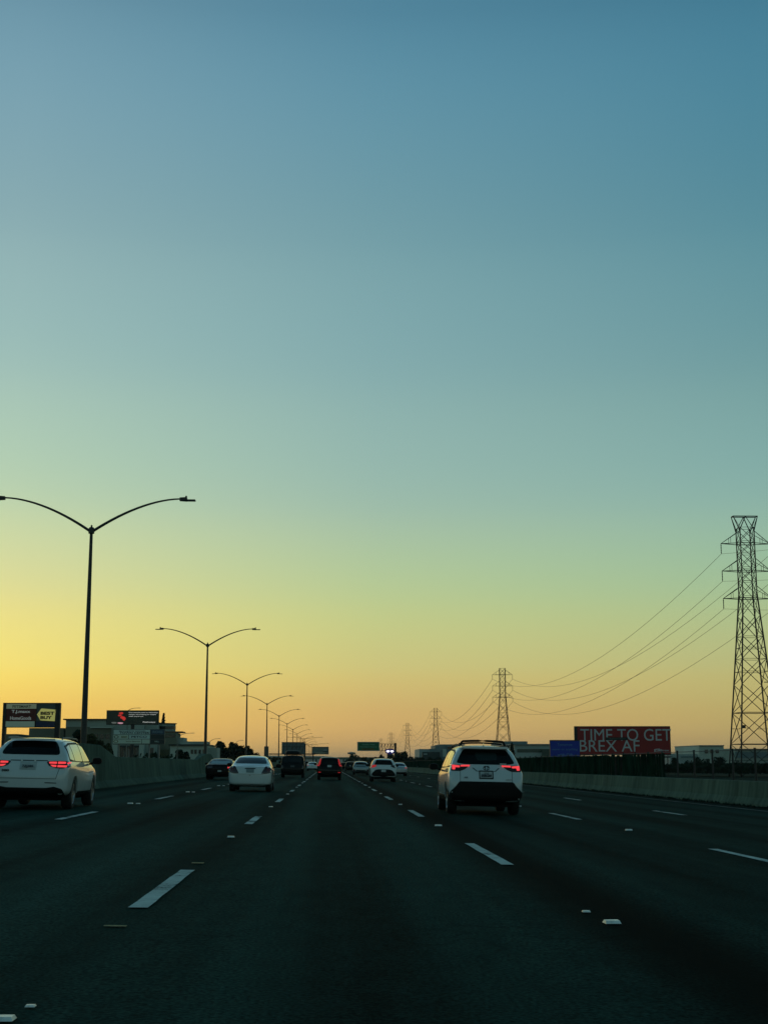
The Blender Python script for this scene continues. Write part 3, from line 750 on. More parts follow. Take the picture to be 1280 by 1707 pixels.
# signal with two lit lamps below the truss
s1 = at(650, 1252.5, Yg-6); sgn = empty('signal_board', (s1.x, Yg-6, s1.z)); tag(sgn, 'dark blue signal board with two bright white lamps left of the gantry post', 'signal')
MB().prism([(-1.35,-.6),(-.5,-.95),(.5,-.95),(1.35,-.6),(1.5,.25),(1.0,.62),(-1.0,.62),(-1.5,.25)], 0, .3).build('housing', mat("blue housing", (.008,.008,.05), .4, emit=(.02,.015,.16), es=.35), sgn)
MLW = mat("white lamp", (.8,.8,.8), .3, emit=(.95,.92,1), es=3.2)
for s in (-1, 1): MB().prism([(s*.62-.5,-.02),(s*.62-.3,-.3),(s*.62+.3,-.3),(s*.62+.5,-.02),(s*.62+.42,.1),(s*.62-.42,.1)], -.06, 0).build('lamp', MLW, sgn)
MB().tube([(0,.15,.6),(0,.15,1.6)], .06, 6).build('bracket', M_DKSTEEL, sgn)
MB().box(-.9,.9,.32,.5,-s1.z-.5,-.9).build('mast', mat("mast paint", (.02,.03,.03), .6), sgn)

Yg = 570; a = at(508, 1245, Yg); root = empty('sign_gantry', (a.x, Yg, 0)); tag(root, 'gantry on a dark post in the median carrying the sign seen from behind', 'gantry')
zt = at(488,1238,Yg).z; zb = at(488,1257,Yg).z
MB().tube([(0,.3,0),(0,.3,zt-.5)], .42, 10).build('post', M_DKSTEEL, root, True)
b = MB(); xl = at(448,1256,Yg).x - a.x; xr = at(526,1256,Yg).x - a.x
b.bar((xl,.3,zb-.1),(xr,.3,zb-.1),.42); b.bar((at(470,1244,Yg).x-a.x,.1,at(470,1245.5,Yg).z),(0,.1,at(470,1245.5,Yg).z),.2); b.build('beam', mat("rust red beam", (.10,.03,.02), .6), root)
sb, W_, H_ = board_frame('road_sign', 469.5, 1237.5, 508, 1256.8, Yg-1, label='grey back of a large overhead sign above the black boxy SUV', cat='road sign')
MB().box(-W_/2,W_/2,0,.12,0,H_).build('panel', mat("bare sign back", (.10,.14,.15), .5, .2, var=.15), sb)
b = MB(); b.bar((-W_/2,-.08,H_-.1),(W_/2,-.08,H_-.1),.16); b.bar((-W_/2,-.08,H_*.60),(W_/2,-.08,H_*.60),.18)
for i in range(6): x = -W_/2+W_*(i+.1)/6; b.bar((x,-.06,.15),(x+W_/9,-.06,H_*.58),.16)
for i in range(4): x = -W_/2+W_*(i+.2)/4; b.bar((x,-.06,H_*.62),(x+W_/9,-.06,H_-.2),.12)
b.build('stiffener', M_DKSTEEL, sb)
Yg = 700; r_, W_, H_ = board_frame('billboard', 520, 1245.3, 548, 1258, Yg, label='small distant pale billboard with dark blocks, left of the black SUV with lit lamps', cat='billboard')
MB().box(-W_/2,W_/2,0,.4,0,H_).build('frame', M_DKSTEEL, r_); MB().box(-W_/2+.2,W_/2-.3,-.04,0,.4,H_-.35).build('panel', mat("faded poster", (.13,.17,.15), .5), r_)
MB().box(W_*.14,W_*.44,-.08,-.041,H_*.30,H_*.42).build('dark_block', M_DKSTEEL, r_); MB().box(-W_*.3,W_*.3,-.08,-.041,.42,H_*.24).build('pale_block', mat("pale poster strip", (.4,.36,.25), .5), r_)
text('LHC', r_, (W_*.28,-.09,H_*.58), W_*.2, H_*.18, M_LETTER)
MB().tube([(-W_/2+.6,.2,0),(-W_/2+.6,.2,-r_.location.z)], .35, 8).build('post', M_DKSTEEL, r_)

# far overpass
o = empty('overpass', (0, 1500, 0)); tag(o, 'low distant grey green bridge deck crossing the road at the vanishing point', 'bridge')
MB().box(-60,60,0,12,6.0,8.2).build('deck', M_CONC2, o)
for x in (-50,-30,-12,17,38,55): MB().box(x-1,x+1,3,9,-.6,6).build('pier', M_CONC2, o)

# ------------------------------------------------------------------ buildings
M_WALLG = mat("grey stucco", (0.328,0.382,0.340), .85, var=.12, scale=.2); M_WALLD = mat("brown stucco", (0.154,0.162,0.118), .85, var=.15, scale=.2)
M_WALLP = mat("pale stucco", (0.455,0.517,0.455), .85, var=.1, scale=.2); M_WIN = mat("dark window", (.01,.015,.015), .1, spec=.6); M_ROOF = mat("roof trim", (.03,.035,.032), .7)
M_WALLB = mat("blue grey cladding", (0.168,0.228,0.240), .7, var=.1, scale=.2); M_WALLW = mat("white cladding", (0.360,0.432,0.420), .7, var=.06, scale=.2)
def px_box(root, x0, y0, x1, y1, Y, dep, mt, name='wall', ground=False):
    a = at(x0, y1, Y); c = at(x1, y0, Y); z0 = -.6 if ground else a.z
    o = MB().box(a.x, c.x, Y, Y+dep, z0, c.z).build(name, mt, root); return o
def bld(name, label):
    o = empty(name, (0,0,0)); tag(o, label, 'building'); return o
# A: long mall on the left
Y = 310; A = bld('shopping_mall', 'long grey and brown two storey mall behind the signs at the left')
px_box(A,107,1199.5,240,1275,Y,30,M_WALLG,ground=True); px_box(A,46,1214,106.6,1275,Y+1,30,M_WALLD,ground=True)
px_box(A,107,1212,185,1275,Y-1.2,1.1,M_WALLD,ground=True); px_box(A,105,1198.6,242,1200.4,Y-.6,31.5,M_ROOF,'parapet')
px_box(A,150,1212,188,1213.8,Y-2.2,.9,M_WALLP,'ledge'); px_box(A,240.3,1208,262,1275,Y+2,30,M_WALLG,ground=True)
px_box(A,2,1224,30,1275,Y+4,20,M_WALLD,ground=True)
for x in (156,166,176): px_box(A,x,1224.5,x+7,1232,Y-1.3,.09,M_WIN,'window')
px_box(A,186,1240.5,196,1275,Y-5,4,M_WALLP,'column',True); px_box(A,231,1241,240,1275,Y-5,4,M_WALLP,'column',True)
px_box(A,196.2,1243,230.8,1246,Y-4.5,2,M_ROOF,'canopy'); px_box(A,196,1246.2,231,1275,Y-2.9,.1,M_WIN,'storefront',True)
for x in (199,206,213,222,228): px_box(A,x,1246.2,x+1.6,1275,Y-3.2,.25,M_WALLP,'mullion',True)
px_box(A,213.5,1249,221,1262,Y-3.1,.15,mat("pale storefront door", (.25,.2,.2), .6),'door')  # door panel paler than the dark glazing
# B: rounded corner building with canopy
Bq = bld('curved_building', 'stepped grey building with rounded top storey and thin canopy, right of the black billboard')
p = at(281, 1240, 318); rad = 14*318/2370
MB().lathe([(-.6,rad),(at(0,1207.5,318).z,rad),(at(0,1207.5,318).z,0)], 28, 'z', (p.x-.4,318,0)).build('wall', M_WALLG, Bq, True)
MB().lathe([(at(0,1207.2,318).z,rad+.25),(at(0,1205.8,318).z,rad+.25),(at(0,1205.8,318).z,0)], 28, 'z', (p.x-.4,318,0)).build('parapet', M_ROOF, Bq, True)
MB().lathe([(at(0,1216,318).z,rad+.06),(at(0,1211,318).z,rad+.06)], 28, 'z', (p.x-.4,318,0)).build('window', M_WIN, Bq, True)
px_box(Bq,262,1219.5,304,1221.5,312,7,mat("copper canopy",(.14,.07,.04),.6),'canopy')
px_box(Bq,262,1222,294,1275,309,9,M_WALLD,ground=True); px_box(Bq,294.2,1230,306,1275,311,8,M_WALLG,ground=True); px_box(Bq,306.2,1236,312,1275,311,8,M_WALLG,ground=True)
px_box(Bq,267,1224.5,292,1229.5,308.9,.06,M_WIN,'window')
px_box(Bq,240.5,1236,262,1275,307,4,M_WALLG,ground=True); px_box(Bq,248,1247,256,1262,306.9,.08,M_WIN,'window')
px_box(Bq,264,1250,282,1262,308.8,.15,mat("olive awning",(.09,.09,.04),.7),'awning')
# C: low building
Cb = bld('low_building', 'low pale flat roofed building right of the stepped building')
px_box(Cb,283,1243,346,1275,290,20,M_WALLP,ground=True); px_box(Cb,281,1241.2,348,1243.2,289.4,21.2,M_ROOF,'parapet')
px_box(Cb,346.3,1247,362,1275,291,8,M_WALLG,ground=True)
for x in (318,324,331,338): px_box(Cb,x,1250,x+4,1257,289.9,.06,M_WIN,'window')
px_box(Cb,300,1236.5,345,1243,298,8,M_WALLG,ground=False)
for (x, w2, h2) in ((262,11,1246),(372,14,1238)):
    pass
# right side
D = bld('flat_building', 'small boxy building with teal front beside the third power tower')
px_box(D,699,1249,716,1275,470,25,M_WALLW,ground=True); px_box(D,716.2,1248.6,735,1275,468,25,M_WALLB,ground=True); px_box(D,704,1254,733,1275,466,1.8,mat("dark teal wall",(.03,.05,.05),.7),ground=True)
px_box(D,706,1256.5,712,1258.5,465.8,.15,M_WALLW,'sign_panel')
E_ = bld('office_block', 'blue grey office block partly hidden behind the white SUV with the roof rack')
px_box(E_,725,1243,740,1275,500,20,M_WALLB,ground=True); px_box(E_,733,1241.3,775,1275,510,25,M_WALLB,ground=True); px_box(E_,738,1249,744,1262,499,.9,M_WALLP,'wall_panel')
px_box(E_,746,1245,775,1249,509.8,.15,M_WIN,'window')
Fb = bld('warehouse', 'long low white building with dark window band between the white SUV and the blue board')
px_box(Fb,838,1236.2,879,1275,420,30,M_WALLB,ground=True); px_box(Fb,858,1241.5,960,1275,405,14,M_WALLW,ground=True)
px_box(Fb,862,1249,915,1254.5,404.85,.1,mat("dark teal glazing",(.025,.06,.05),.2),'window'); px_box(Fb,852,1240.6,962,1242,404.3,15.4,M_WALLB,'parapet')
px_box(Fb,905,1249,925,1275,402,1.8,mat("green grey wall",(.06,.085,.07),.8),ground=True)
G_ = bld('storage_building', 'pale flat roofed building behind the wire fence, left of the nearest power tower')
px_box(G_,1166,1243.5,1206,1275,430,30,M_WALLP,ground=True); px_box(G_,1165,1242.6,1207,1244.2,429.6,31,M_WALLB,'parapet')
px_box(G_,1117,1257.5,1165.6,1275,432,25,M_WALLW,ground=True); px_box(G_,1135,1261,1160,1264,431.8,.1,M_WALLB,'window_band')
px_box(G_,1206.4,1249,1225,1275,431,25,M_WALLP,ground=True)
for x in (1175,1184,1193): px_box(G_,x,1250,x+5,1256,429.8,.1,M_WIN,'window')
H2 = bld('long_shed', 'long low grey shed behind the legs of the nearest power tower')
px_box(H2,1225.4,1250,1330,1275,440,25,M_WALLG,ground=True); px_box(H2,1225,1254,1330,1264,439.8,.12,M_WALLB,'wall_band'); px_box(H2,1212,1248.6,1332,1250.3,439.4,26,M_ROOF,'parapet')
yl = at(1252,1277.6,300); o = empty('yard_light', (yl.x, 300, -.6)); tag(o, 'small bright white light on a short post at the foot of the nearest tower', 'light')
MB().tube([(0,0,0),(0,0,yl.z+.6)], .05, 6).build('post', M_DKSTEEL, o); MB().lathe([(-.15,.02),(-.1,.2),(.1,.2),(.15,.02)], 10, 'z', (0,0,yl.z+.6)).build('lamp', MLW, o)

# single armed lamps on the left
def small_lamp(px, py, tx_, ty_, Y, label):
    a = at(px, py, Y); t = at(tx_, ty_, Y); root = empty('street_lamp', (a.x, Y, -.6)); tag(root, label, 'street lamp', 'single armed lamps at the left')
    H = a.z+.6; dx = t.x-a.x; dz = t.z-a.z
    MB().tube([(0,0,0),(0,0,H)], [.10,.06], 8).build('pole', M_STEEL, root, True)
    MB().tube([(0,0,H-.05),(dx*.3,0,H+dz*.62),(dx*.6,0,H+dz*.95),(dx,0,H+dz)], [.05,.045,.04,.035], 6).build('arm', M_STEEL, root, True)
    MB().cbox((dx*1.05,0,H+dz), (abs(dx)*.25,.2,.08)).build('lamp_head', M_STEEL, root)
small_lamp(296,1229,320,1222.5,250,'single armed lamp with long arm right of the stepped building')
small_lamp(348,1238,365,1231.8,300,'single armed lamp just right of the second two armed lamp post')
small_lamp(391,1241,404,1234.5,330,'single armed lamp nearly hidden left of the third two armed lamp post')
small_lamp(213,1184.5,231,1180.6,236,'curved lamp arm rising over the top edge of the black billboard')

# ------------------------------------------------------------------ trees
def ptree(px, ytop, Y, rpx, label, seed, lm=M_LEAF, n=900, name='tree', group=None, trunk=.22, ls=None, flat=1.0):
    p = at(px, ytop, Y); h = p.z+.6; tree(name, (p.x, Y, -.6), h, rpx*(1.45 if px < 470 else 1.2)*Y/2370, label, 'bush' if name == 'bush' else 'tree', group, lm, trunk, seed, int(n*1.5), ls, flat)
ptree(131,1217,170,9,'tall dark green tree immediately left of the nearest lamp post foot',11,M_LEAF,1200)
ptree(150,1222,175,12,'brownish green tree immediately right of the nearest lamp post foot',12,M_LEAF2,1200)
ptree(168,1234,180,11,'low olive tree between the nearest lamp post and the directory sign',13,M_LEAF2,1200)
ptree(182,1242,182,7,'small dark tree at the left end of the directory sign',14,M_LEAF,800)
ptree(299,1250,270,6.5,'left of the two small round trees before the low pale building',15,M_LEAF,700)
ptree(311,1253,270,6,'right of the two small round trees before the low pale building',16,M_LEAF,700)
ptree(369,1236,330,7,'tall tree at the left of the dark tree row above the dark red car',17,M_LEAF,1000)
for i,(x,y,r,l) in enumerate(((345,1246,9,'tree touching the foot of the second two armed lamp post'),(357,1248,9,'tree left of centre in the row above the dark red car'),(380,1246,11,'tree in the middle of the row between the dark red car and white sedan'),(392,1238,8,'taller tree right of centre in the row left of the third lamp post'),(402,1243,11,'rounded tree above the roof of the white sedan'),(414,1248,10,'last rounded tree of the dark row, right of the third lamp post'),(428,1255,9,'low tree above the right side of the white sedan roof'),(446,1262,9,'low dark tree between the white sedan and the black boxy SUV'),(462,1262,8,'low dark tree left of the black boxy SUV'))):
    ptree(x,y,300+8*i,r,l,20+i,M_LEAF,1100)
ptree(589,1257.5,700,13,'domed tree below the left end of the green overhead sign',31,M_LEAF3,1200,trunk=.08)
o = at(586,1254,760); wt = empty('water_tower',(o.x,760,-.6)); tag(wt,'flat topped tower just showing above the domed distant tree','water tower')
MB().lathe([(o.z-.9,.3),(o.z-.4,2.2),(o.z+.3,2.2),(o.z+.6,.3)],14,'z').build('tank',M_STEEL,wt,True); MB().tube([(0,0,0),(0,0,o.z-.5)],.35,8).build('stem',M_STEEL,wt)
for i,(x,y,Y,r,l) in enumerate(((606,1262,600,7,'low bush like tree under the left half of the green sign'),(617,1263,620,8,'low tree under the right half of the green sign'),(628,1262,560,7,'dark tree rising behind the white crossover left side'),(636,1258.5,520,5,'small spreading tree right above the white crossover roof'),(655,1259,420,11,'dark tree beneath the two bright signal lamps'),(667,1253.5,420,9,'tall dark tree right of the gantry post'),(676,1252.5,430,6,'slender tree with ball crown right of the gantry post'),(688,1261,430,10,'low dark tree between the gantry and boxy building'),(700,1262.5,420,9,'low tree at the left foot of the boxy building'),(716,1262,400,9,'low tree before the teal front of the boxy building'),(732,1262,390,8,'low tree just left of the mirror of the white SUV with the roof rack'))):
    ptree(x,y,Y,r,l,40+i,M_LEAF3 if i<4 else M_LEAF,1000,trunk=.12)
# conifer right of the SUV
def conifer(px, ytop, Y, rpx, label, seed, nm='conifer_tree', sparse=False):
    rr = random.Random(seed); p = at(px,ytop,Y); h = p.z+.6; r = rpx*Y/2370; root = empty(nm,(p.x,Y,-.6)); tag(root,label,'tree')
    MB().tube([(0,0,0),(0,0,h*.97)],[h*.03,h*.004],7).build('trunk',M_BARK,root)
    c = MB(); n = 1500 if not sparse else 500
    for i in range(n):
        t = rr.random()**.8; z = h*(.08+.92*t); rd = r*(1-t)**.7*(.5+.5*rr.random()) * (1 if not sparse else (.3+.7*abs(math.sin(t*16+rr.random()*.5))))
        q = rr.random()*6.28; P = Vector((rd*math.cos(q), rd*math.sin(q), z)); a = Vector((rr.gauss(0,1),rr.gauss(0,1),rr.gauss(0,1))).normalized()
        t_ = a.orthogonal().normalized(); u_ = a.cross(t_); s = h*.022*rr.uniform(.6,1.5)
        c.add([P-t_*s,P-u_*s*.6,P+t_*s,P+u_*s*.6],[(0,1,2,3)])
    c.build('crown',M_LEAF,root)
conifer(853,1238.5,330,9,'dark pointed conifer right of the white SUV roof rack',61)
conifer(273,1190,335,12,'sparse pointed tree rising behind the mall, right of the black billboard',62,sparse=True)
for i,(x,y,r,l) in enumerate(((1122,1263,7,'dark bush at the right end of the red billboard'),(1146,1268,7,'low dark bush between the second and third near fence posts'),(1163,1262,9,'left one of the large dark bushes before the pale building'),(1177,1265,8,'middle one of the large dark bushes before the pale building'),(1198,1261.5,12,'largest dark bush, left of the nearest tower legs'),(1229,1268,8,'small dark bush inside the nearest tower legs'))):
    ptree(x,y,260+6*i,r,l,70+i,M_LEAF,900,'bush',trunk=.08)
hedge('scrub', [at(1115,1275,210), at(1200,1276,200), at(1290,1276,190)], 1.2, 5, 'dark low scrub on the flat land behind the wire fence', M_LEAF, 9000, .22, cat='scrub').location.z = -1.0
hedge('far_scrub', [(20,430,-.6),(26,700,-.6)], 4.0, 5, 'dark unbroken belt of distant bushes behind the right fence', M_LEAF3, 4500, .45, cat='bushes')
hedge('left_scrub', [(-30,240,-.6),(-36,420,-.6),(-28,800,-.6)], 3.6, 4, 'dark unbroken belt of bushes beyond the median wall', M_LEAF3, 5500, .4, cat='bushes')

# ================================================================== CARS
def round_poly(poly, r, n=4):
    o = []; m_ = len(poly)
    for i in range(m_):
        p0, p, p1 = Vector(poly[i-1]), Vector(poly[i]), Vector(poly[(i+1) % m_])
        a = (p0-p); b = (p1-p); d = min(r, a.length*.45, b.length*.45); A = p+a.normalized()*d; B = p+b.normalized()*d
        for k in range(n+1):
            t = k/n; o.append(((1-t)**2*A + 2*t*(1-t)*p + t*t*B)[:])
    return o
def skin(bvh, poly, view, name, mt, parent, off=.008, res=.07, side=1, thick=.02, sub=None):
    """a panel that follows the body: polygon (x,z) seen from the rear, or (y,z) seen from a side"""
    pts = []
    for i in range(len(poly)):
        a, b = Vector(poly[i]), Vector(poly[(i+1) % len(poly)]); k = max(1, int((b-a).length/res))
        for j in range(k): pts.append(a.lerp(b, j/k))
    nb = len(pts); xs = [p.x for p in pts]; zs = [p.y for p in pts]
    def inside(q):
        c = False
        for i in range(nb):
            a, b = pts[i], pts[(i+1) % nb]
            if (a.y > q.y) != (b.y > q.y) and q.x < (b.x-a.x)*(q.y-a.y)/(b.y-a.y)+a.x: c = not c
        return c
    x = min(xs)+res*.5
    while x < max(xs):
        z = min(zs)+res*.5
        while z < max(zs):
            q = Vector((x, z))
            if inside(q) and min((q-p).length for p in pts) > res*.4: pts.append(q)
            z += res
        x += res
    vs, es, fs, *_ = delaunay_2d_cdt(pts, [], [list(range(nb))], 1, 1e-5)
    P3 = []; Nn = []
    for v in vs:
        if view == 'rear': o_, d_ = Vector((v.x, -3, v.y)), Vector((0, 1, 0))
        elif view == 'front': o_, d_ = Vector((v.x, 12, v.y)), Vector((0, -1, 0))
        else: o_, d_ = Vector((side*3, v.x, v.y)), Vector((-side, 0, 0))
        h, nrm, _, _ = bvh.ray_cast(o_, d_)
        if h is None:
            h, nrm, _, _ = bvh.find_nearest(Vector((v.x, .3, v.y)) if view == 'rear' else (Vector((v.x, 4.2, v.y)) if view == 'front' else Vector((side*.8, v.x, v.y))))
        if nrm.dot(d_) > 0: nrm = -nrm
        P3.append(h + nrm*off); Nn.append(nrm)
    if not fs: return None
    cnt = {}
    for f in fs:
        for i in range(len(f)):
            e = (f[i], f[(i+1) % len(f)]); cnt[tuple(sorted(e))] = cnt.get(tuple(sorted(e)), 0)+1
    n0 = len(P3); allv = P3 + [p - q*thick for p, q in zip(P3, Nn)]
    faces = [tuple(f) for f in fs]
    for e, c in cnt.items():
        if c == 1: faces.append((e[0], e[1], e[1]+n0, e[0]+n0))
    return MB().add(allv, faces).build(name, mt, parent, True, 50)
def stations(kind, Lg, W, H, hb, rk=.40, tr=.70):
    w_ = W/2
    if kind in ('suv', 'box'):
        rw = .72 if kind == 'suv' else .86
        S = [(0, .42, .66, .72, .84, .86, .80), (.05, .34, .82, .90, .92, .94, .88), (.12, .31, hb-.06, hb, .96, .97, .90),
             (.18, .30, hb-.02, hb+.06, .97, .98, .88), (.18+rk*.5, .28, hb, (hb+H)/2+.06, .985, .985, (rw+.9)/2-.02), (.18+rk*.9, .28, hb, H-.10, .99, .985, rw+.02),
             (.18+rk+.08, .28, hb, H-.04, .99, .985, rw), (.18+rk+.45, .28, hb, H-.01, 1, .98, rw), (Lg*.42, .26, hb-.02, H, 1, .975, rw), (Lg*.56, .26, hb-.03, H-.02, 1, .97, rw),
             (Lg*.62, .26, hb-.04, H-.09, 1, .97, rw), (Lg*.69, .26, hb-.05, (H+hb)/2+.03, .99, .965, rw+.04), (Lg*.76, .26, hb-.06, hb+.06, .98, .96, .80),
             (Lg*.80, .26, hb-.08, hb-.0, .98, .95, .82), (Lg*.92, .27, hb-.16, hb-.09, .95, .92, .76), (Lg*.975, .30, .74, .84, .88, .86, .70), (Lg, .36, .60, .66, .76, .76, .6)]
    else:
        dk = hb+.06; rw = .68
        S = [(0, .34, .62, .68, .82, .84, .78), (.05, .26, .80, .88, .92, .93, .86), (.12, .24, hb-.05, dk-.03, .95, .96, .84),
             (.20, .23, hb-.01, dk, .97, .97, .80), (tr*.6, .22, hb, dk+.015, .98, .97, .78), (tr, .22, hb, dk+.04, .985, .97, .76), (tr+.35, .22, hb, (dk+H)/2+.03, .99, .97, rw+.04),
             (tr+.70, .22, hb, H-.07, 1, .97, rw), (tr+1.0, .22, hb-.01, H-.01, 1, .97, rw), (Lg*.48, .22, hb-.02, H, 1, .965, rw), (Lg*.56, .22, hb-.03, H-.03, 1, .96, rw),
             (Lg*.62, .22, hb-.04, H-.12, 1, .96, rw+.02), (Lg*.69, .22, hb-.05, (H+hb)/2, .99, .955, rw+.06), (Lg*.755, .22, hb-.06, hb+.02, .98, .95, .78),
             (Lg*.80, .22, hb-.08, hb-.03, .98, .95, .80), (Lg*.92, .23, hb-.18, hb-.11, .95, .92, .74), (Lg*.975, .26, .66, .74, .88, .86, .70), (Lg, .30, .54, .60, .76, .76, .6)]
    return [(y, zb, zl, zt, a*w_, c*w_, d*w_) for (y, zb, zl, zt, a, c, d) in S]
def make_body(S, lvl, Lg, wheel_y, wr, W):
    vs = []; fs = []; nh = 10
    for (y, zb, zl, zt, ws, wb, wr_) in S:
        zm = zb*.45+zl*.55; g1 = (zt-zl)
        half = [(0, zb), (ws*.86, zb), (ws*.985, zb+.10), (ws+.0, zm), (wb+.005, zl-.05*min(1,g1*4+.3)), (wb-.02, zl),
                (wb*.55+wr_*.45, zl+g1*.45), (wr_+.03, zl+g1*.82), (wr_-.10, zt-.01*min(1,g1*2)), (0, zt+.012)]
        ring = half + [(-x, z) for x, z in half[-2:0:-1]]
        vs += [(x, y, z) for x, z in ring]
    n = 18
    for i in range(len(S)-1):
        for k in range(n): fs.append((i*n+k, i*n+(k+1) % n, (i+1)*n+(k+1) % n, (i+1)*n+k))
    for base, rev in ((0, True), ((len(S)-1)*n, False)):
        for k in range(0, 9):
            a, b_ = base+k, base+k+1; c_, d_ = base+(n-k-1) % n + (0), base+(n-k) % n
            q = [a, b_, base+(n-k-1) % n, base+(n-k) % n]
            q = list(dict.fromkeys(q))
            if len(q) >= 3: fs.append(tuple(q))
    me = MB().add(vs, fs).mesh('body', None); ob = bpy.data.objects.new('tmp', me); col.objects.link(ob)
    s = ob.modifiers.new('s', 'SUBSURF'); s.levels = lvl; s.render_levels = lvl
    dg = bpy.context.evaluated_depsgraph_get(); solid = bpy.data.meshes.new_from_object(ob.evaluated_get(dg))
    ob.modifiers.clear(); ob.data = solid
    bvh = BVHTree.FromPolygons([v.co.copy() for v in solid.vertices], [tuple(p.vertices) for p in solid.polygons])
    cuts = []
    for y in wheel_y:
        for sd_ in (-1, 1):
            c = MB().lathe([(-.34, wr*1.10), (.5, wr*1.10)], 28, 'x', (sd_*(W/2-.05) if sd_ > 0 else -(W/2-.05), y, wr+.01))
            if sd_ < 0: c.v = [(-(x)-2*(W/2-.05) if False else (2*(-(W/2-.05)) - x), yy, z) for x, yy, z in c.v]
            n_ = 28; c.f.append(tuple(range(n_))); c.f.append(tuple(range(n_, 2*n_)))
            cm = c.mesh('cut', None); co = bpy.data.objects.new('cut', cm); col.objects.link(co); cuts.append(co)
            bo = ob.modifiers.new('b', 'BOOLEAN'); bo.object = co; bo.operation = 'DIFFERENCE'; bo.solver = 'EXACT'
    dg = bpy.context.evaluated_depsgraph_get(); fin = bpy.data.meshes.new_from_object(ob.evaluated_get(dg))
    for c in cuts: bpy.data.objects.remove(c)
    bpy.data.objects.remove(ob)
    for p in fin.polygons: p.use_smooth = True
    fin.set_sharp_from_angle(angle=R(40))
    return fin, bvh
_wh = {}
def wheel_meshes(r, wd=.23):
    k = (r, wd)
    if k in _wh: return _wh[k]
    t = MB().lathe([(-wd/2,r*.66),(-wd/2,r*.90),(-wd/2+.03,r*.985),(-wd/2+.06,r),(wd/2-.06,r),(wd/2-.03,r*.985),(wd/2,r*.90),(wd/2,r*.66),(wd/2-.08,r*.62),(-wd/2+.02,r*.62),(-wd/2,r*.66)], 30, 'x').mesh('tyre', M_RUBBER, True, 40)
    b = MB().lathe([(wd/2-.015,r*.68),(wd/2-.005,r*.66),(wd/2-.03,r*.60),(wd/2-.06,r*.58)], 28, 'x'); b.lathe([(wd/2-.05,r*.14),(wd/2-.03,r*.12),(wd/2-.03,0)], 12, 'x')
    for i in range(5):
        q = 2*math.pi*i/5
        for dq in (-.13, .13):
            P0 = Vector((wd/2-.04, r*.1*math.cos(q), r*.1*math.sin(q))); P1 = Vector((wd/2-.03, r*.62*math.cos(q+dq), r*.62*math.sin(q+dq))); b.bar(P0, P1, .035)
    rim = b.mesh('rim', M_ALLOY, True, 40)
    back = MB().lathe([(wd/2-.09,0),(wd/2-.09,r*.62)], 24, 'x').mesh('brake_disc', M_UNDER)
    _wh[k] = (t, rim, back); return _wh[k]
def car(name, pos, kind, Lg, W, H, hb, paint, label, cat, spec, lvl=2, rk=.40, tr=.70, wr=.36, group=None, details=True):
    root = empty(name, (pos[0], pos[1], rz_(pos[0]))); tag(root, label, cat, group)
    root.rotation_euler.y = math.atan(.02)
    wy = (Lg*.205, Lg*.205+Lg*.585)
    S = stations(kind, Lg, W, H, hb, rk, tr)
    me, bvh = make_body(S, lvl, Lg, wy, wr, W); me.materials.clear(); me.materials.append(paint)
    body = link('body', me, root)
    tm, rim, disc = wheel_meshes(wr)
    for y in wy:
        for s in (-1, 1):
            wh = empty('wheel', (s*(W/2-.155), y, wr)); wh.parent = root; wh.rotation_euler.z = 0 if s > 0 else math.pi
            link('tyre', tm, wh)
            if details: link('rim', rim, wh); link('brake_disc', disc, wh)
    MB().box(-W/2+.30, W/2-.30, .35, Lg-.4, .20, .34).build('underbody', M_UNDER, root)
    MB().tube([(-W/2+.3,wy[0],wr),(W/2-.3,wy[0],wr)], .06, 6).tube([(-W/2+.3,wy[1],wr),(W/2-.3,wy[1],wr)], .05, 6).build('axle', M_UNDER, root)
    res = .06 if details else .10
    for it in spec(W/2):
        view, poly, nm, mt, off = it[:5]; r = it[5] if len(it) > 5 else .02
        pl = round_poly(poly, r, 3 if details else 2)
        if view == 'rear': skin(bvh, pl, 'rear', nm, mt, root, off, res)
        elif view == 'mirror':                       # both halves
            skin(bvh, pl, 'rear', nm, mt, root, off, res); skin(bvh, [(-x, z) for x, z in pl], 'rear', nm, mt, root, off, res)
        elif view == 'side':
            for s in (-1, 1): skin(bvh, pl, 'side', nm, mt, root, off, res, s)
        elif view == 'front': skin(bvh, pl, 'front', nm, mt, root, off, res)
    # windscreen
    skin(bvh, round_poly([(-W/2*.70, H-.17), (W/2*.70, H-.17), (W/2*.80, hb+.10), (-W/2*.80, hb+.10)], .05), 'front', 'windscreen', M_GLASS, root, .006, .12)
    for s in (-1, 1): skin(bvh, round_poly([(s*(W/2-.42), .66), (s*(W/2-.12), .68), (s*(W/2-.10), .80), (s*(W/2-.42), .76)][::s], .03), 'front', 'headlight', mat("headlamp lens", (.5,.5,.5), .1), root, .008, .12)
    # mirrors
    for s in (-1, 1):
        b = MB(); yM = Lg*.655; zM = hb+.02; x0 = W/2-.06
        b.bar((s*x0, yM, zM-.02), (s*(x0+.14), yM, zM+.02), .05)
        vs = []
        for i, (dy, k) in enumerate(((-.06,.92),(-.03,1),(.04,.9),(.10,.45))):
            for j in range(10):
                q = 2*math.pi*j/10; vs.append((s*(x0+.20+.12*k*math.copysign(abs(math.cos(q))**.7, math.cos(q))), yM+dy, zM+.06+.085*k*math.copysign(abs(math.sin(q))**.7, math.sin(q))))
        fs = [(i*10+j, i*10+(j+1) % 10, (i+1)*10+(j+1) % 10, (i+1)*10+j) for i in range(3) for j in range(10)] + [tuple(range(10)), tuple(range(30, 40))]
        b.add(vs, fs); b.build('side_mirror', M_PLASTIC, root, True)
    return root, bvh
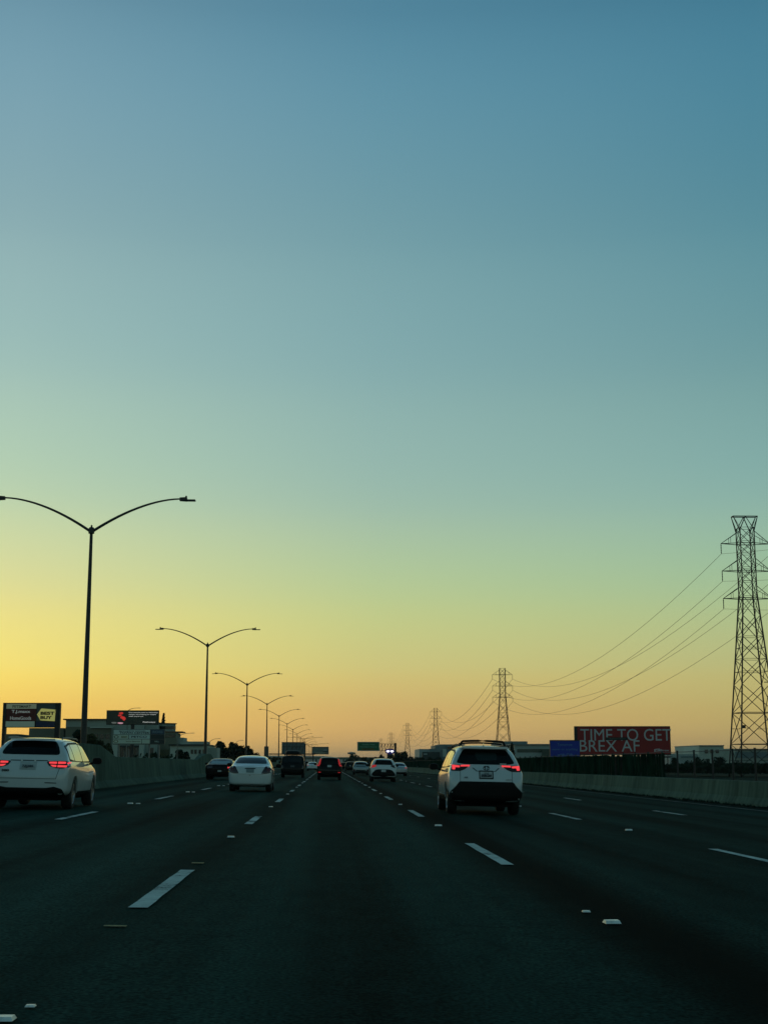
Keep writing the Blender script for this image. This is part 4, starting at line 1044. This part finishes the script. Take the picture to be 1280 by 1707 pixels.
def side_windows(kind, Lg, H, hb, d_pillar, front=.64):
    z0 = hb+.07; z1 = H-.15
    ws = []
    if kind == 'suv':
        ws.append([(d_pillar+.10, z0+.04), (d_pillar+.24, z1-.06), (d_pillar+.62, z1), (d_pillar+.62, z0)])
        ws.append([(d_pillar+.68, z0), (d_pillar+.68, z1), (Lg*.445, z1+.02), (Lg*.445, z0-.01)])
        ws.append([(Lg*.46, z0-.01), (Lg*.46, z1+.02), (Lg*.585, z1-.03), (Lg*.69, z0)])
    else:
        ws.append([(d_pillar, z0), (d_pillar+.42, z1-.03), (Lg*.455, z1+.01), (Lg*.455, z0-.02)])
        ws.append([(Lg*.47, z0-.02), (Lg*.47, z1+.01), (Lg*.575, z1-.04), (Lg*.685, z0)])
    return ws
def dlo(ws):
    a = min(p[0] for k in ws for p in k)-.05; b = max(p[0] for k in ws for p in k)+.06
    z0 = min(p[1] for k in ws for p in k)-.03
    top = [(ws[0][1][0]-.03, ws[0][1][1]+.03), (ws[1][1][0], ws[1][1][1]+.045), (ws[-1][1][0], ws[-1][1][1]+.045), (ws[-1][2][0], ws[-1][2][1]+.04)]
    return [(a, z0+.03)] + top + [(b, z0)]
def paint(name, c, rough=.28, metal=0, coat=1, spec=.5): return mat(name, c, rough, metal, coat=coat, var=.04, scale=1.2, spec=spec)
P_WHITE = paint("white paint", (.72,.76,.75)); P_WHITE2 = paint("cool white paint", (.68,.74,.75)); P_BLACK = paint("black paint", (.003,.004,.004), .35, 0, .25, .12); P_DKRED = paint("dark maroon paint", (.008,.004,.004), .35, 0, .25, .12); P_SILV = paint("silver blue paint", (.34,.42,.45), .3, .4)
P_DKG = paint("dark grey paint", (.008,.010,.010), .35, 0, .25, .12); P_SILV2 = paint("pale silver paint", (.42,.45,.46), .3, .3)

# ---- 1. white SUV at the far left
def sp_glc(w_):
    o = [('rear', [(-.50,1.545),(.50,1.545),(.60,1.42),(.68,1.23),(-.68,1.23),(-.60,1.42)], 'rear_window', M_GLASS, .006, .10),
         ('mirror', [(.40,1.075),(.62,1.09),(.93,1.085),(.94,.96),(.78,.925),(.62,.935),(.46,.985)], 'tail_light', M_REDDK, .012, .03),
         ('mirror', [(.46,1.062),(.64,1.068),(.64,1.025),(.47,1.03)], 'light_bar', M_LIT, .020, .012),
         ('mirror', [(.50,1.0),(.64,.995),(.64,.955),(.56,.96)], 'light_bar', M_LIT, .020, .012),
         ('mirror', [(.665,1.07),(.90,1.068),(.90,1.03),(.665,1.025)], 'light_bar', M_LIT, .020, .012),
         ('mirror', [(.665,.995),(.88,.99),(.86,.95),(.665,.953)], 'light_bar', M_LIT, .020, .012),
         ('rear', [(-.19,1.08),(.19,1.08),(.19,.885),(-.19,.885)], 'plate_recess', mat("shade tinted recess paint",(.5,.55,.55),.4), .004, .02),  # body paint darkened here, the recess shade put into the colour
         ('rear', [(-.155,1.045),(.155,1.045),(.155,.90),(-.155,.90)], 'number_plate', M_PLATE, .014, .01),
         ('rear', [(-.42,1.105),(.42,1.105),(.42,1.088),(-.42,1.088)], 'seam', M_PLASTIC, .004, .004),
         ('rear', [(-.66,.70),(.66,.70),(.66,.688),(-.66,.688)], 'seam', mat("panel gap",(.10,.12,.12),.6), .003, .004),
         ('mirror', [(.648,.70),(.66,.70),(.72,.93),(.708,.93)], 'seam', mat("panel gap",(.10,.12,.12),.6), .003, .004),
         ('mirror', [(.40,.615),(.66,.61),(.68,.592),(.42,.594)], 'reflector', M_PLASTIC, .006, .006),
         ('rear', [(-.84,.38),(-.80,.47),(-.62,.52),(-.45,.49),(.45,.49),(.62,.52),(.80,.47),(.84,.38),(.80,.30),(-.80,.30)], 'valance', M_PLASTIC, .014, .03)]
    sw = side_windows('suv', 4.66, 1.62, 1.03, .35); o.append(('side', dlo(sw), 'window_trim', M_PLASTIC, .004, .05))
    for k in sw: o.append(('side', k, 'side_window', M_GLASSC, .010, .05))
    o.append(('side', [(1.5,.40),(3.2,.40),(3.2,.30),(1.5,.30)], 'sill', M_PLASTIC, .01, .02))
    return o
c1_, bv = car('white_suv', (-6.84, 32.6), 'suv', 4.66, 1.89, 1.635, 1.03, P_WHITE, 'white SUV at the left edge with lit horizontal tail lights and dark rounded rear window', 'car', sp_glc, rk=.48)
def rails(root, W, H, Lg, y0, mt=M_PLASTIC, h=.06):
    h -= .045
    for s in (-1, 1):
        x = s*(W/2*.66); b = MB(); b.tube([(x,y0,H-.04),(x,y0+.14,H+h-.01),(x,y0+.9,H+h+.005),(x,Lg*.55,H+h-.01),(x,Lg*.58,H-.04)], .018, 6); b.build('roof_rail', mt, root, True)
rails(c1_, 1.89, 1.635, 4.66, .70, M_STEEL, .045)
b = MB(); b.prism([(-.52,1.56),(.52,1.56),(.50,1.60),(-.50,1.60)], .44, .66); b.build('spoiler', P_WHITE, c1_, True)
def emblem(root, x, y, z, s, text_=None, w_=.1, h_=.04, mt=M_ALLOY):
    if text_: text(text_, root, (x, y, z), w_, h_, mt, .02, 'badge')
text('7ZJ385', c1_, (0, .04, .965), .25, .07, M_INK, .02, 'plate_letters')
text('300', c1_, (-.50, .03, .87), .17, .05, M_PLASTIC, .03, 'badge')
for s in (-1, 1): MB().lathe([(0,0),(0,.022),(.03,.022)], 10, 'z', (s*.15,.10,1.075)).build('plate_lamp', M_MARK, c1_)

# ---- 2. white SUV with roof rack
def sp_rav(w_):
    o = [('rear', [(-.53,1.575),(.53,1.575),(.62,1.44),(.72,1.245),(.50,1.215),(-.50,1.215),(-.72,1.245),(-.62,1.44)], 'rear_window', M_GLASS, .006, .05),
         ('rear', [(-.26,1.50),(.28,1.50),(.30,1.32),(-.20,1.30)], 'painted_reflection', mat("painted cabin glimpse",(.012,.022,.020),.2), .010, .05),  # patch painted on the glass for reflection and the cabin behind
         ('mirror', [(.38,1.20),(.62,1.195),(.86,1.19),(.86,1.05),(.64,1.045),(.52,1.09)], 'tail_light', M_REDDK, .012, .02),
         ('mirror', [(.39,1.192),(.62,1.185),(.62,1.150),(.42,1.158)], 'light_bar', M_LIT, .020, .008),
         ('mirror', [(.64,1.17),(.82,1.185),(.83,1.08),(.76,1.075),(.75,1.13),(.64,1.13)], 'light_bar', M_LIT, .020, .01),
         ('rear', [(-.34,1.13),(-.24,1.045),(.24,1.045),(.34,1.13),(.30,1.13),(.22,1.06),(-.22,1.06),(-.30,1.13)], 'painted_crease', mat("panel gap",(.10,.12,.12),.6), .003, .004),  # crease drawn as a grey line, its shade put into the colour
         ('rear', [(-.175,1.065),(.175,1.065),(.175,.865),(-.175,.865)], 'plate_frame', M_PLASTIC, .008, .02),
         ('rear', [(-.15,1.035),(.15,1.035),(.15,.89),(-.15,.89)], 'number_plate', M_PLATE, .016, .01),
         ('mirror', [(.63,1.05),(.642,1.05),(.642,.78),(.63,.78)], 'seam', mat("panel gap",(.10,.12,.12),.6), .003, .003),
         ('rear', [(-.66,.80),(.66,.80),(.74,.69),(.86,.57),(.885,.50),(.84,.28),(-.84,.28),(-.885,.50),(-.86,.57),(-.74,.69)], 'bumper_cladding', M_PLASTIC, .014, .04)]
    sw = side_windows('suv', 4.6, 1.68, 1.08, .38); o.append(('side', dlo(sw), 'window_trim', M_PLASTIC, .004, .05))
    for k in sw: o.append(('side', k, 'side_window', M_GLASSC, .010, .05))
    o.append(('side', [(.25,.55),(.45,.62),(.5,.38),(.25,.34)], 'arch_cladding', M_PLASTIC, .012, .03)); o.append(('side', [(1.4,.46),(3.2,.46),(3.2,.28),(1.4,.28)], 'sill', M_PLASTIC, .012, .03))
    return o
c2_, bv2 = car('white_suv', (3.86, 34.6), 'suv', 4.6, 1.865, 1.70, 1.06, P_WHITE2, 'white SUV with black roof rack and lit slim tail lights, in the next lane right', 'car', sp_rav, rk=.40, wr=.37)
rails(c2_, 1.86, 1.70, 4.6, .62, M_PLASTIC, .05)
b = MB()
pts = [(-.56,.95,1.68),(-.53,.95,1.76)] + [(x, .95, 1.785+.018*(1-(x/.5)**2)) for x in (-.5,-.3,-.1,.1,.3,.5)] + [(.53,.95,1.76),(.56,.95,1.68)]
b.tube(pts, .03, 8); b.build('roof_rack', M_PLASTIC, c2_, True)
b = MB(); pts = [(x, .62, 1.70+.03*(1-(x/.55)**2)) for x in (-.55,-.3,0,.3,.55)]; b.tube([(x,y+.9,z+.03) for x,y,z in pts], .022, 8); b.build('cross_bar', M_PLASTIC, c2_, True)
b = MB(); b.add([(0,.60,1.685),(-.02,.78,1.67),(.02,.78,1.67),(0,.74,1.755)], [(0,1,3),(1,2,3),(2,0,3),(0,2,1)]); b.build('roof_antenna', P_WHITE2, c2_)
b = MB(); b.prism([(-.60,1.60),(.60,1.60),(.56,1.655),(-.56,1.655)], .36, .62); b.build('spoiler', P_WHITE2, c2_, True)
b = MB()
for (rx, rz2, cz) in ((.075,.05,1.13),(.035,.048,1.13),(.055,.02,1.15)):
    b.tube([(rx*math.cos(q), .045, cz+rz2*math.sin(q)) for q in [2*math.pi*i/20 for i in range(21)]], .008, 5, False)
b.build('emblem', M_PLASTIC, c2_, True)
text('8XRK204', c2_, (0, .035, .95), .25, .07, M_INK, .02, 'plate_letters'); text('California', c2_, (0, .035, 1.01), .12, .022, M_INK, .02, 'plate_letters')
text('AWD', c2_, (-.50, .015, .90), .09, .03, M_PLASTIC, .03, 'badge'); text('RAV4', c2_, (.55, .015, .86), .13, .03, M_ALLOY, .02, 'badge')
MB().prism([(.34,1.245),(.50,1.245),(.50,1.225),(.34,1.225)], .16, .18).build('window_sticker', M_MARK, c2_)

# ---- 3. white sedan
def sp_civ(w_):
    o = [('rear', [(-.53,1.34),(.53,1.34),(.64,1.11),(-.64,1.11)], 'rear_window', M_GLASS, .006, .05),
         ('mirror', [(.60,1.0),(.72,1.0),(.84,.90),(.86,.76),(.62,.71),(.44,.72)], 'tail_light', M_REDDK, .012, .03),
         ('mirror', [(.66,.94),(.78,.92),(.80,.80),(.64,.80)], 'lens', M_RED, .018, .03),
         ('rear', [(-.20,.93),(.20,.93),(.22,.895),(-.22,.895)], 'lid_trim', M_PLASTIC, .008, .01),
         ('rear', [(-.155,.895),(.155,.895),(.155,.75),(-.155,.75)], 'number_plate', mat("shade tinted plate",(.22,.28,.28),.5), .012, .01),  # darker copy of the plate colour, with shade painted in
         ('rear', [(-.52,.70),(.52,.70),(.52,.69),(-.52,.69)], 'seam', mat("panel gap",(.10,.12,.12),.6), .003, .003),
         ('rear', [(-.80,.30),(.80,.30),(.78,.20),(-.78,.20)], 'valance', M_PLASTIC, .014, .02)]
    sw = side_windows('sedan', 4.55, 1.435, .93, .95); o.append(('side', dlo(sw), 'window_trim', M_PLASTIC, .004, .05))
    for k in sw: o.append(('side', k, 'side_window', M_GLASSC, .010, .05))
    return o
c3_, _b = car('white_sedan', (-3.09, 56.6), 'sedan', 4.55, 1.76, 1.435, .95, P_WHITE, 'white sedan with unlit dark red tail lights in the lane to the left', 'car', sp_civ, wr=.32, tr=.62)
MB().prism([(-.045,.67),(.045,.67),(.0,.62)], -.012, .05).build('emblem', M_ALLOY, c3_)

# ---- 4. dark coupe
def sp_cp(w_):
    o = [('rear', [(-.50,1.30),(.50,1.30),(.66,1.03),(-.66,1.03)], 'rear_window', mat("glass with painted reflection",(.22,.30,.31),.15), .006, .05),  # pale base colour stands in for sky reflected and seen through the glass
         ('rear', [(-.12,.62),(.12,.62),(.12,.52),(-.12,.52)], 'number_plate', M_PLATE, .012, .01),
         ('rear', [(-.80,.40),(.80,.40),(.78,.24),(-.78,.24)], 'valance', M_PLASTIC, .014, .02),
         ('mirror', [(.46,.90),(.80,.90),(.80,.74),(.46,.74)], 'tail_light', M_REDDK, .01, .02)]
    for x in (.55, .66, .77): o.append(('rear', [(x-.04,.885),(x+.04,.885),(x+.04,.755),(x-.04,.755)], 'light_bar', M_LIT, .02, .005))
    sw = side_windows('sedan', 4.78, 1.38, .93, .85); o.append(('side', dlo(sw), 'window_trim', M_PLASTIC, .004, .05))
    for k in sw: o.append(('side', k, 'side_window', M_GLASS, .010, .05))
    return o
car('dark_coupe', (-6.93, 91.5), 'sedan', 4.78, 1.90, 1.38, .93, P_DKRED, 'dark maroon coupe with pale rear window and one lit red light, beside the left wall', 'car', sp_cp, wr=.35, tr=.60, lvl=2, details=False)

# ---- 5. black boxy SUV with roof box
def sp_box(w_):
    o = [('rear', [(-.72,1.66),(.72,1.66),(.76,1.22),(-.76,1.22)], 'rear_window', M_GLASS, .006, .06),
         ('mirror', [(.78,.98),(.90,.98),(.90,.72),(.78,.72)], 'tail_light', M_REDDK, .01, .02),
         ('rear', [(-.16,.98),(.16,.98),(.16,.84),(-.16,.84)], 'number_plate', mat("dark plate",(.06,.07,.07),.6), .012, .01),  # plate toned darker than on the other cars
         ('rear', [(-.90,.58),(.90,.58),(.88,.30),(-.88,.30)], 'valance', M_PLASTIC, .014, .02)]
    sw = side_windows('suv', 4.9, 1.78, 1.15, .22); o.append(('side', dlo(sw), 'window_trim', M_PLASTIC, .004, .05))
    for k in sw: o.append(('side', k, 'side_window', M_GLASS, .010, .04))
    return o
c5_, _b = car('black_suv', (-2.86, 115.5), 'box', 4.9, 1.95, 1.80, 1.15, P_BLACK, 'black boxy SUV carrying a black roof box, in the lane to the left', 'car', sp_box, rk=.14, wr=.41, details=False)
b = MB(); vs = []
for (y, k, h) in ((.9,.55,.10),(1.0,.85,.28),(1.4,1,.34),(2.9,1,.30),(3.2,.7,.12)):
    for q in range(12):
        a = 2*math.pi*q/12; vs.append((.62*k*math.copysign(abs(math.cos(a))**.5, math.cos(a)), y, 1.86+h/2+h/2*math.copysign(abs(math.sin(a))**.6, math.sin(a))))
b.add(vs, [(i*12+j, i*12+(j+1) % 12, (i+1)*12+(j+1) % 12, (i+1)*12+j) for i in range(4) for j in range(12)] + [tuple(range(12)), tuple(range(48, 60))])
rb = b.build('roof_box', M_PLASTIC, None, True); rb.location = c5_.location; tag(rb, 'black rounded cargo box strapped on the roof of the boxy black SUV', 'roof box')
b = MB(); b.tube([(-.75,1.3,1.84),(.75,1.3,1.84)], .02, 6); b.tube([(-.75,2.6,1.84),(.75,2.6,1.84)], .02, 6)
for s in (-.7,.7):
    for y in (1.3,2.6): b.tube([(s,y,1.72),(s,y,1.84)], .02, 6)
b.build('cross_bar', M_PLASTIC, c5_)
def sp_plain(lit, glass_z, hb, Lg, H, kind='suv', lamp=None, low=.5, plate=.95, gw=(.50,.66), dp=.35):
    def f(w_):
        o = [('rear', [(-gw[0],glass_z[1]),(gw[0],glass_z[1]),(gw[1],glass_z[0]),(-gw[1],glass_z[0])], 'rear_window', M_GLASS, .006, .05),
             ('mirror', lamp, 'tail_light', lit, .012, .02),
             ('rear', [(-.15,plate+.07),(.15,plate+.07),(.15,plate-.07),(-.15,plate-.07)], 'number_plate', M_PLATE, .012, .01),
             ('rear', [(-w_*.86,low),(w_*.86,low),(w_*.88,.28),(-w_*.88,.28)], 'valance', M_PLASTIC, .014, .03)]
        sw = side_windows(kind, Lg, H, hb, dp); o.append(('side', dlo(sw), 'window_trim', M_PLASTIC, .004, .05))
        for k in sw: o.append(('side', k, 'side_window', M_GLASS, .010, .05))
        return o
    return f
# ---- 6. black crossover straight ahead
sp = sp_plain(M_LITD, (1.16,1.56), 1.05, 4.6, 1.66, lamp=[(.60,1.52),(.68,1.50),(.78,1.22),(.90,1.10),(.90,.98),(.74,1.0),(.66,1.18)], low=.45, plate=1.0, gw=(.54,.66))
def sp6(w_): return sp(w_) + [('mirror', [(.62,.58),(.80,.58),(.80,.53),(.62,.53)], 'reflector', M_LITD, .02, .01), ('rear', [(-.88,.72),(.88,.72),(.88,.70),(-.88,.70)], 'bumper_line', mat("painted grey highlight",(.10,.12,.12),.3), .012, .004)]  # bumper line is a painted highlight; reflectors get a dim added glow
c6_, _b = car('black_crossover', (.12, 103.5), 'suv', 4.6, 1.83, 1.67, 1.05, P_BLACK, 'black crossover straight ahead with tall red lights up its rear pillars', 'car', sp6, rk=.34, wr=.36, details=False)
# ---- 7. white crossover ahead right
def sp7(w_):
    o = [('rear', [(-.50,1.50),(.50,1.50),(.66,1.17),(-.66,1.17)], 'rear_window', M_GLASS, .006, .06),
         ('rear', [(-.86,1.14),(-.52,1.16),(-.50,1.06),(-.70,.98),(-.86,.96)], 'tail_light', M_LITD, .012, .02),
         ('rear', [(.86,1.14),(.52,1.16),(.50,1.06),(.70,.98),(.86,.96)], 'tail_light', M_REDDK, .012, .02),
         ('rear', [(-.60,.80),(-.40,.86),(.40,.86),(.60,.80),(.80,.58),(.86,.28),(-.86,.28),(-.80,.58)], 'bumper_cladding', M_PLASTIC, .014, .08),
         ('rear', [(-.155,.83),(.155,.83),(.155,.68),(-.155,.68)], 'number_plate', M_PLATE, .022, .01)]
    sw = side_windows('suv', 4.46, 1.6, 1.05, .35); o.append(('side', dlo(sw), 'window_trim', M_PLASTIC, .004, .05))
    for k in sw: o.append(('side', k, 'side_window', M_GLASSC, .010, .05))
    return o
c7_, _b = car('white_crossover', (3.87, 98.5), 'suv', 4.46, 1.83, 1.61, 1.05, P_WHITE, 'white crossover with arched black lower rear, two cars ahead in the right lane', 'car', sp7, rk=.38, wr=.36, details=False)
rails(c7_, 1.83, 1.61, 4.46, .6, M_ALLOY, .04)
# ---- 8. silver hatchback
def sp8(w_):
    o = [('rear', [(-.52,1.42),(.52,1.42),(.64,1.16),(-.64,1.16)], 'rear_window', M_GLASS, .006, .08),
         ('rear', [(-.50,.98),(.50,.98),(.55,.90),(-.55,.90)], 'lid_recess', mat("shade tinted recess",(.08,.11,.12),.4), .006, .03),  # dark tint paints the shade of a recess on the lid
         ('mirror', [(.72,1.10),(.84,1.08),(.84,.90),(.74,.90)], 'tail_light', M_REDDK, .012, .02),
         ('mirror', [(.66,.62),(.82,.62),(.82,.44),(.70,.44)], 'reflector', M_RED, .02, .03),
         ('rear', [(-.60,.50),(-.45,.56),(.45,.56),(.60,.50),(.82,.44),(.82,.26),(-.82,.26),(-.82,.44)], 'bumper_cladding', M_PLASTIC, .014, .03)]
    sw = side_windows('suv', 4.1, 1.5, 1.0, .3); o.append(('side', dlo(sw), 'window_trim', M_PLASTIC, .004, .05))
    for k in sw: o.append(('side', k, 'side_window', M_GLASSC, .010, .05))
    return o
car('silver_hatchback', (3.70, 158), 'suv', 4.1, 1.80, 1.52, 1.0, P_SILV, 'small silver blue hatchback seen between the black crossover and the white crossover', 'car', sp8, rk=.34, wr=.33, lvl=1, details=False)
# ---- far cars
lampS = [(.60,.98),(.84,.98),(.84,.84),(.60,.84)]
car('white_sedan', (8.0, 158), 'sedan', 4.6, 1.78, 1.47, .95, P_SILV2, 'pale sedan with red tail lights half hidden behind the white crossover', 'car', sp_plain(M_LITD,(1.07,1.36),.95,4.6,1.45,'sedan',lampS,.42,.78,(.54,.66),.95), wr=.32, lvl=1, details=False)
lampV = [(.66,1.10),(.86,1.10),(.86,.90),(.70,.90)]
car('dark_suv', (3.80, 236), 'suv', 4.6, 1.84, 1.62, 1.03, P_DKG, 'dark SUV half hidden left of the silver hatchback', 'car', sp_plain(M_REDDK,(1.2,1.5),1.0,4.6,1.6,'suv',lampV,.5,.95), rk=.36, lvl=1, details=False)
car('dark_suv', (3.60, 306), 'suv', 4.6, 1.84, 1.60, 1.03, P_BLACK, 'second dark SUV, farther, just right of the black crossover', 'car', sp_plain(M_REDDK,(1.2,1.5),1.0,4.6,1.6,'suv',lampV,.5,.95), rk=.36, lvl=1, details=False)
car('white_hatchback', (-2.46, 228), 'sedan', 4.4, 1.80, 1.44, .95, P_WHITE, 'small white car between the boxy black SUV and the black crossover', 'car', sp_plain(M_LITD,(1.07,1.34),.95,4.4,1.42,'sedan',lampS,.42,.78,(.54,.66),.95), wr=.32, lvl=1, details=False)
car('dark_sedan', (-6.9, 420), 'sedan', 4.6, 1.82, 1.46, .95, P_DKG, 'tiny dark car far ahead right of the boxy black SUV', 'car', sp_plain(M_REDDK,(1.07,1.34),.95,4.6,1.42,'sedan',lampS,.42,.78,(.54,.66),.95), wr=.32, lvl=1, details=False)

# ------------------------------------------------------------------ air
HAZE = 0.00006
if HAZE:
    hz = MB().box(-9500, 9500, -650, 12500, -1.7, 75).build('haze', None)
    M = bpy.data.materials.new('thin haze'); M.use_nodes = True; n = M.node_tree.nodes; n.clear()
    o_ = n.new('ShaderNodeOutputMaterial'); v = n.new('ShaderNodeVolumePrincipled'); v.inputs['Color'].default_value = (.9,.88,.84,1); v.inputs['Density'].default_value = HAZE
    v.inputs['Anisotropy'].default_value = .3
    M.node_tree.links.new(v.outputs[0], o_.inputs['Volume']); hz.data.materials.append(M); hz['kind'] = 'stuff'; hz['label'] = 'thin evening haze hanging over the road and land'; hz['category'] = 'haze'
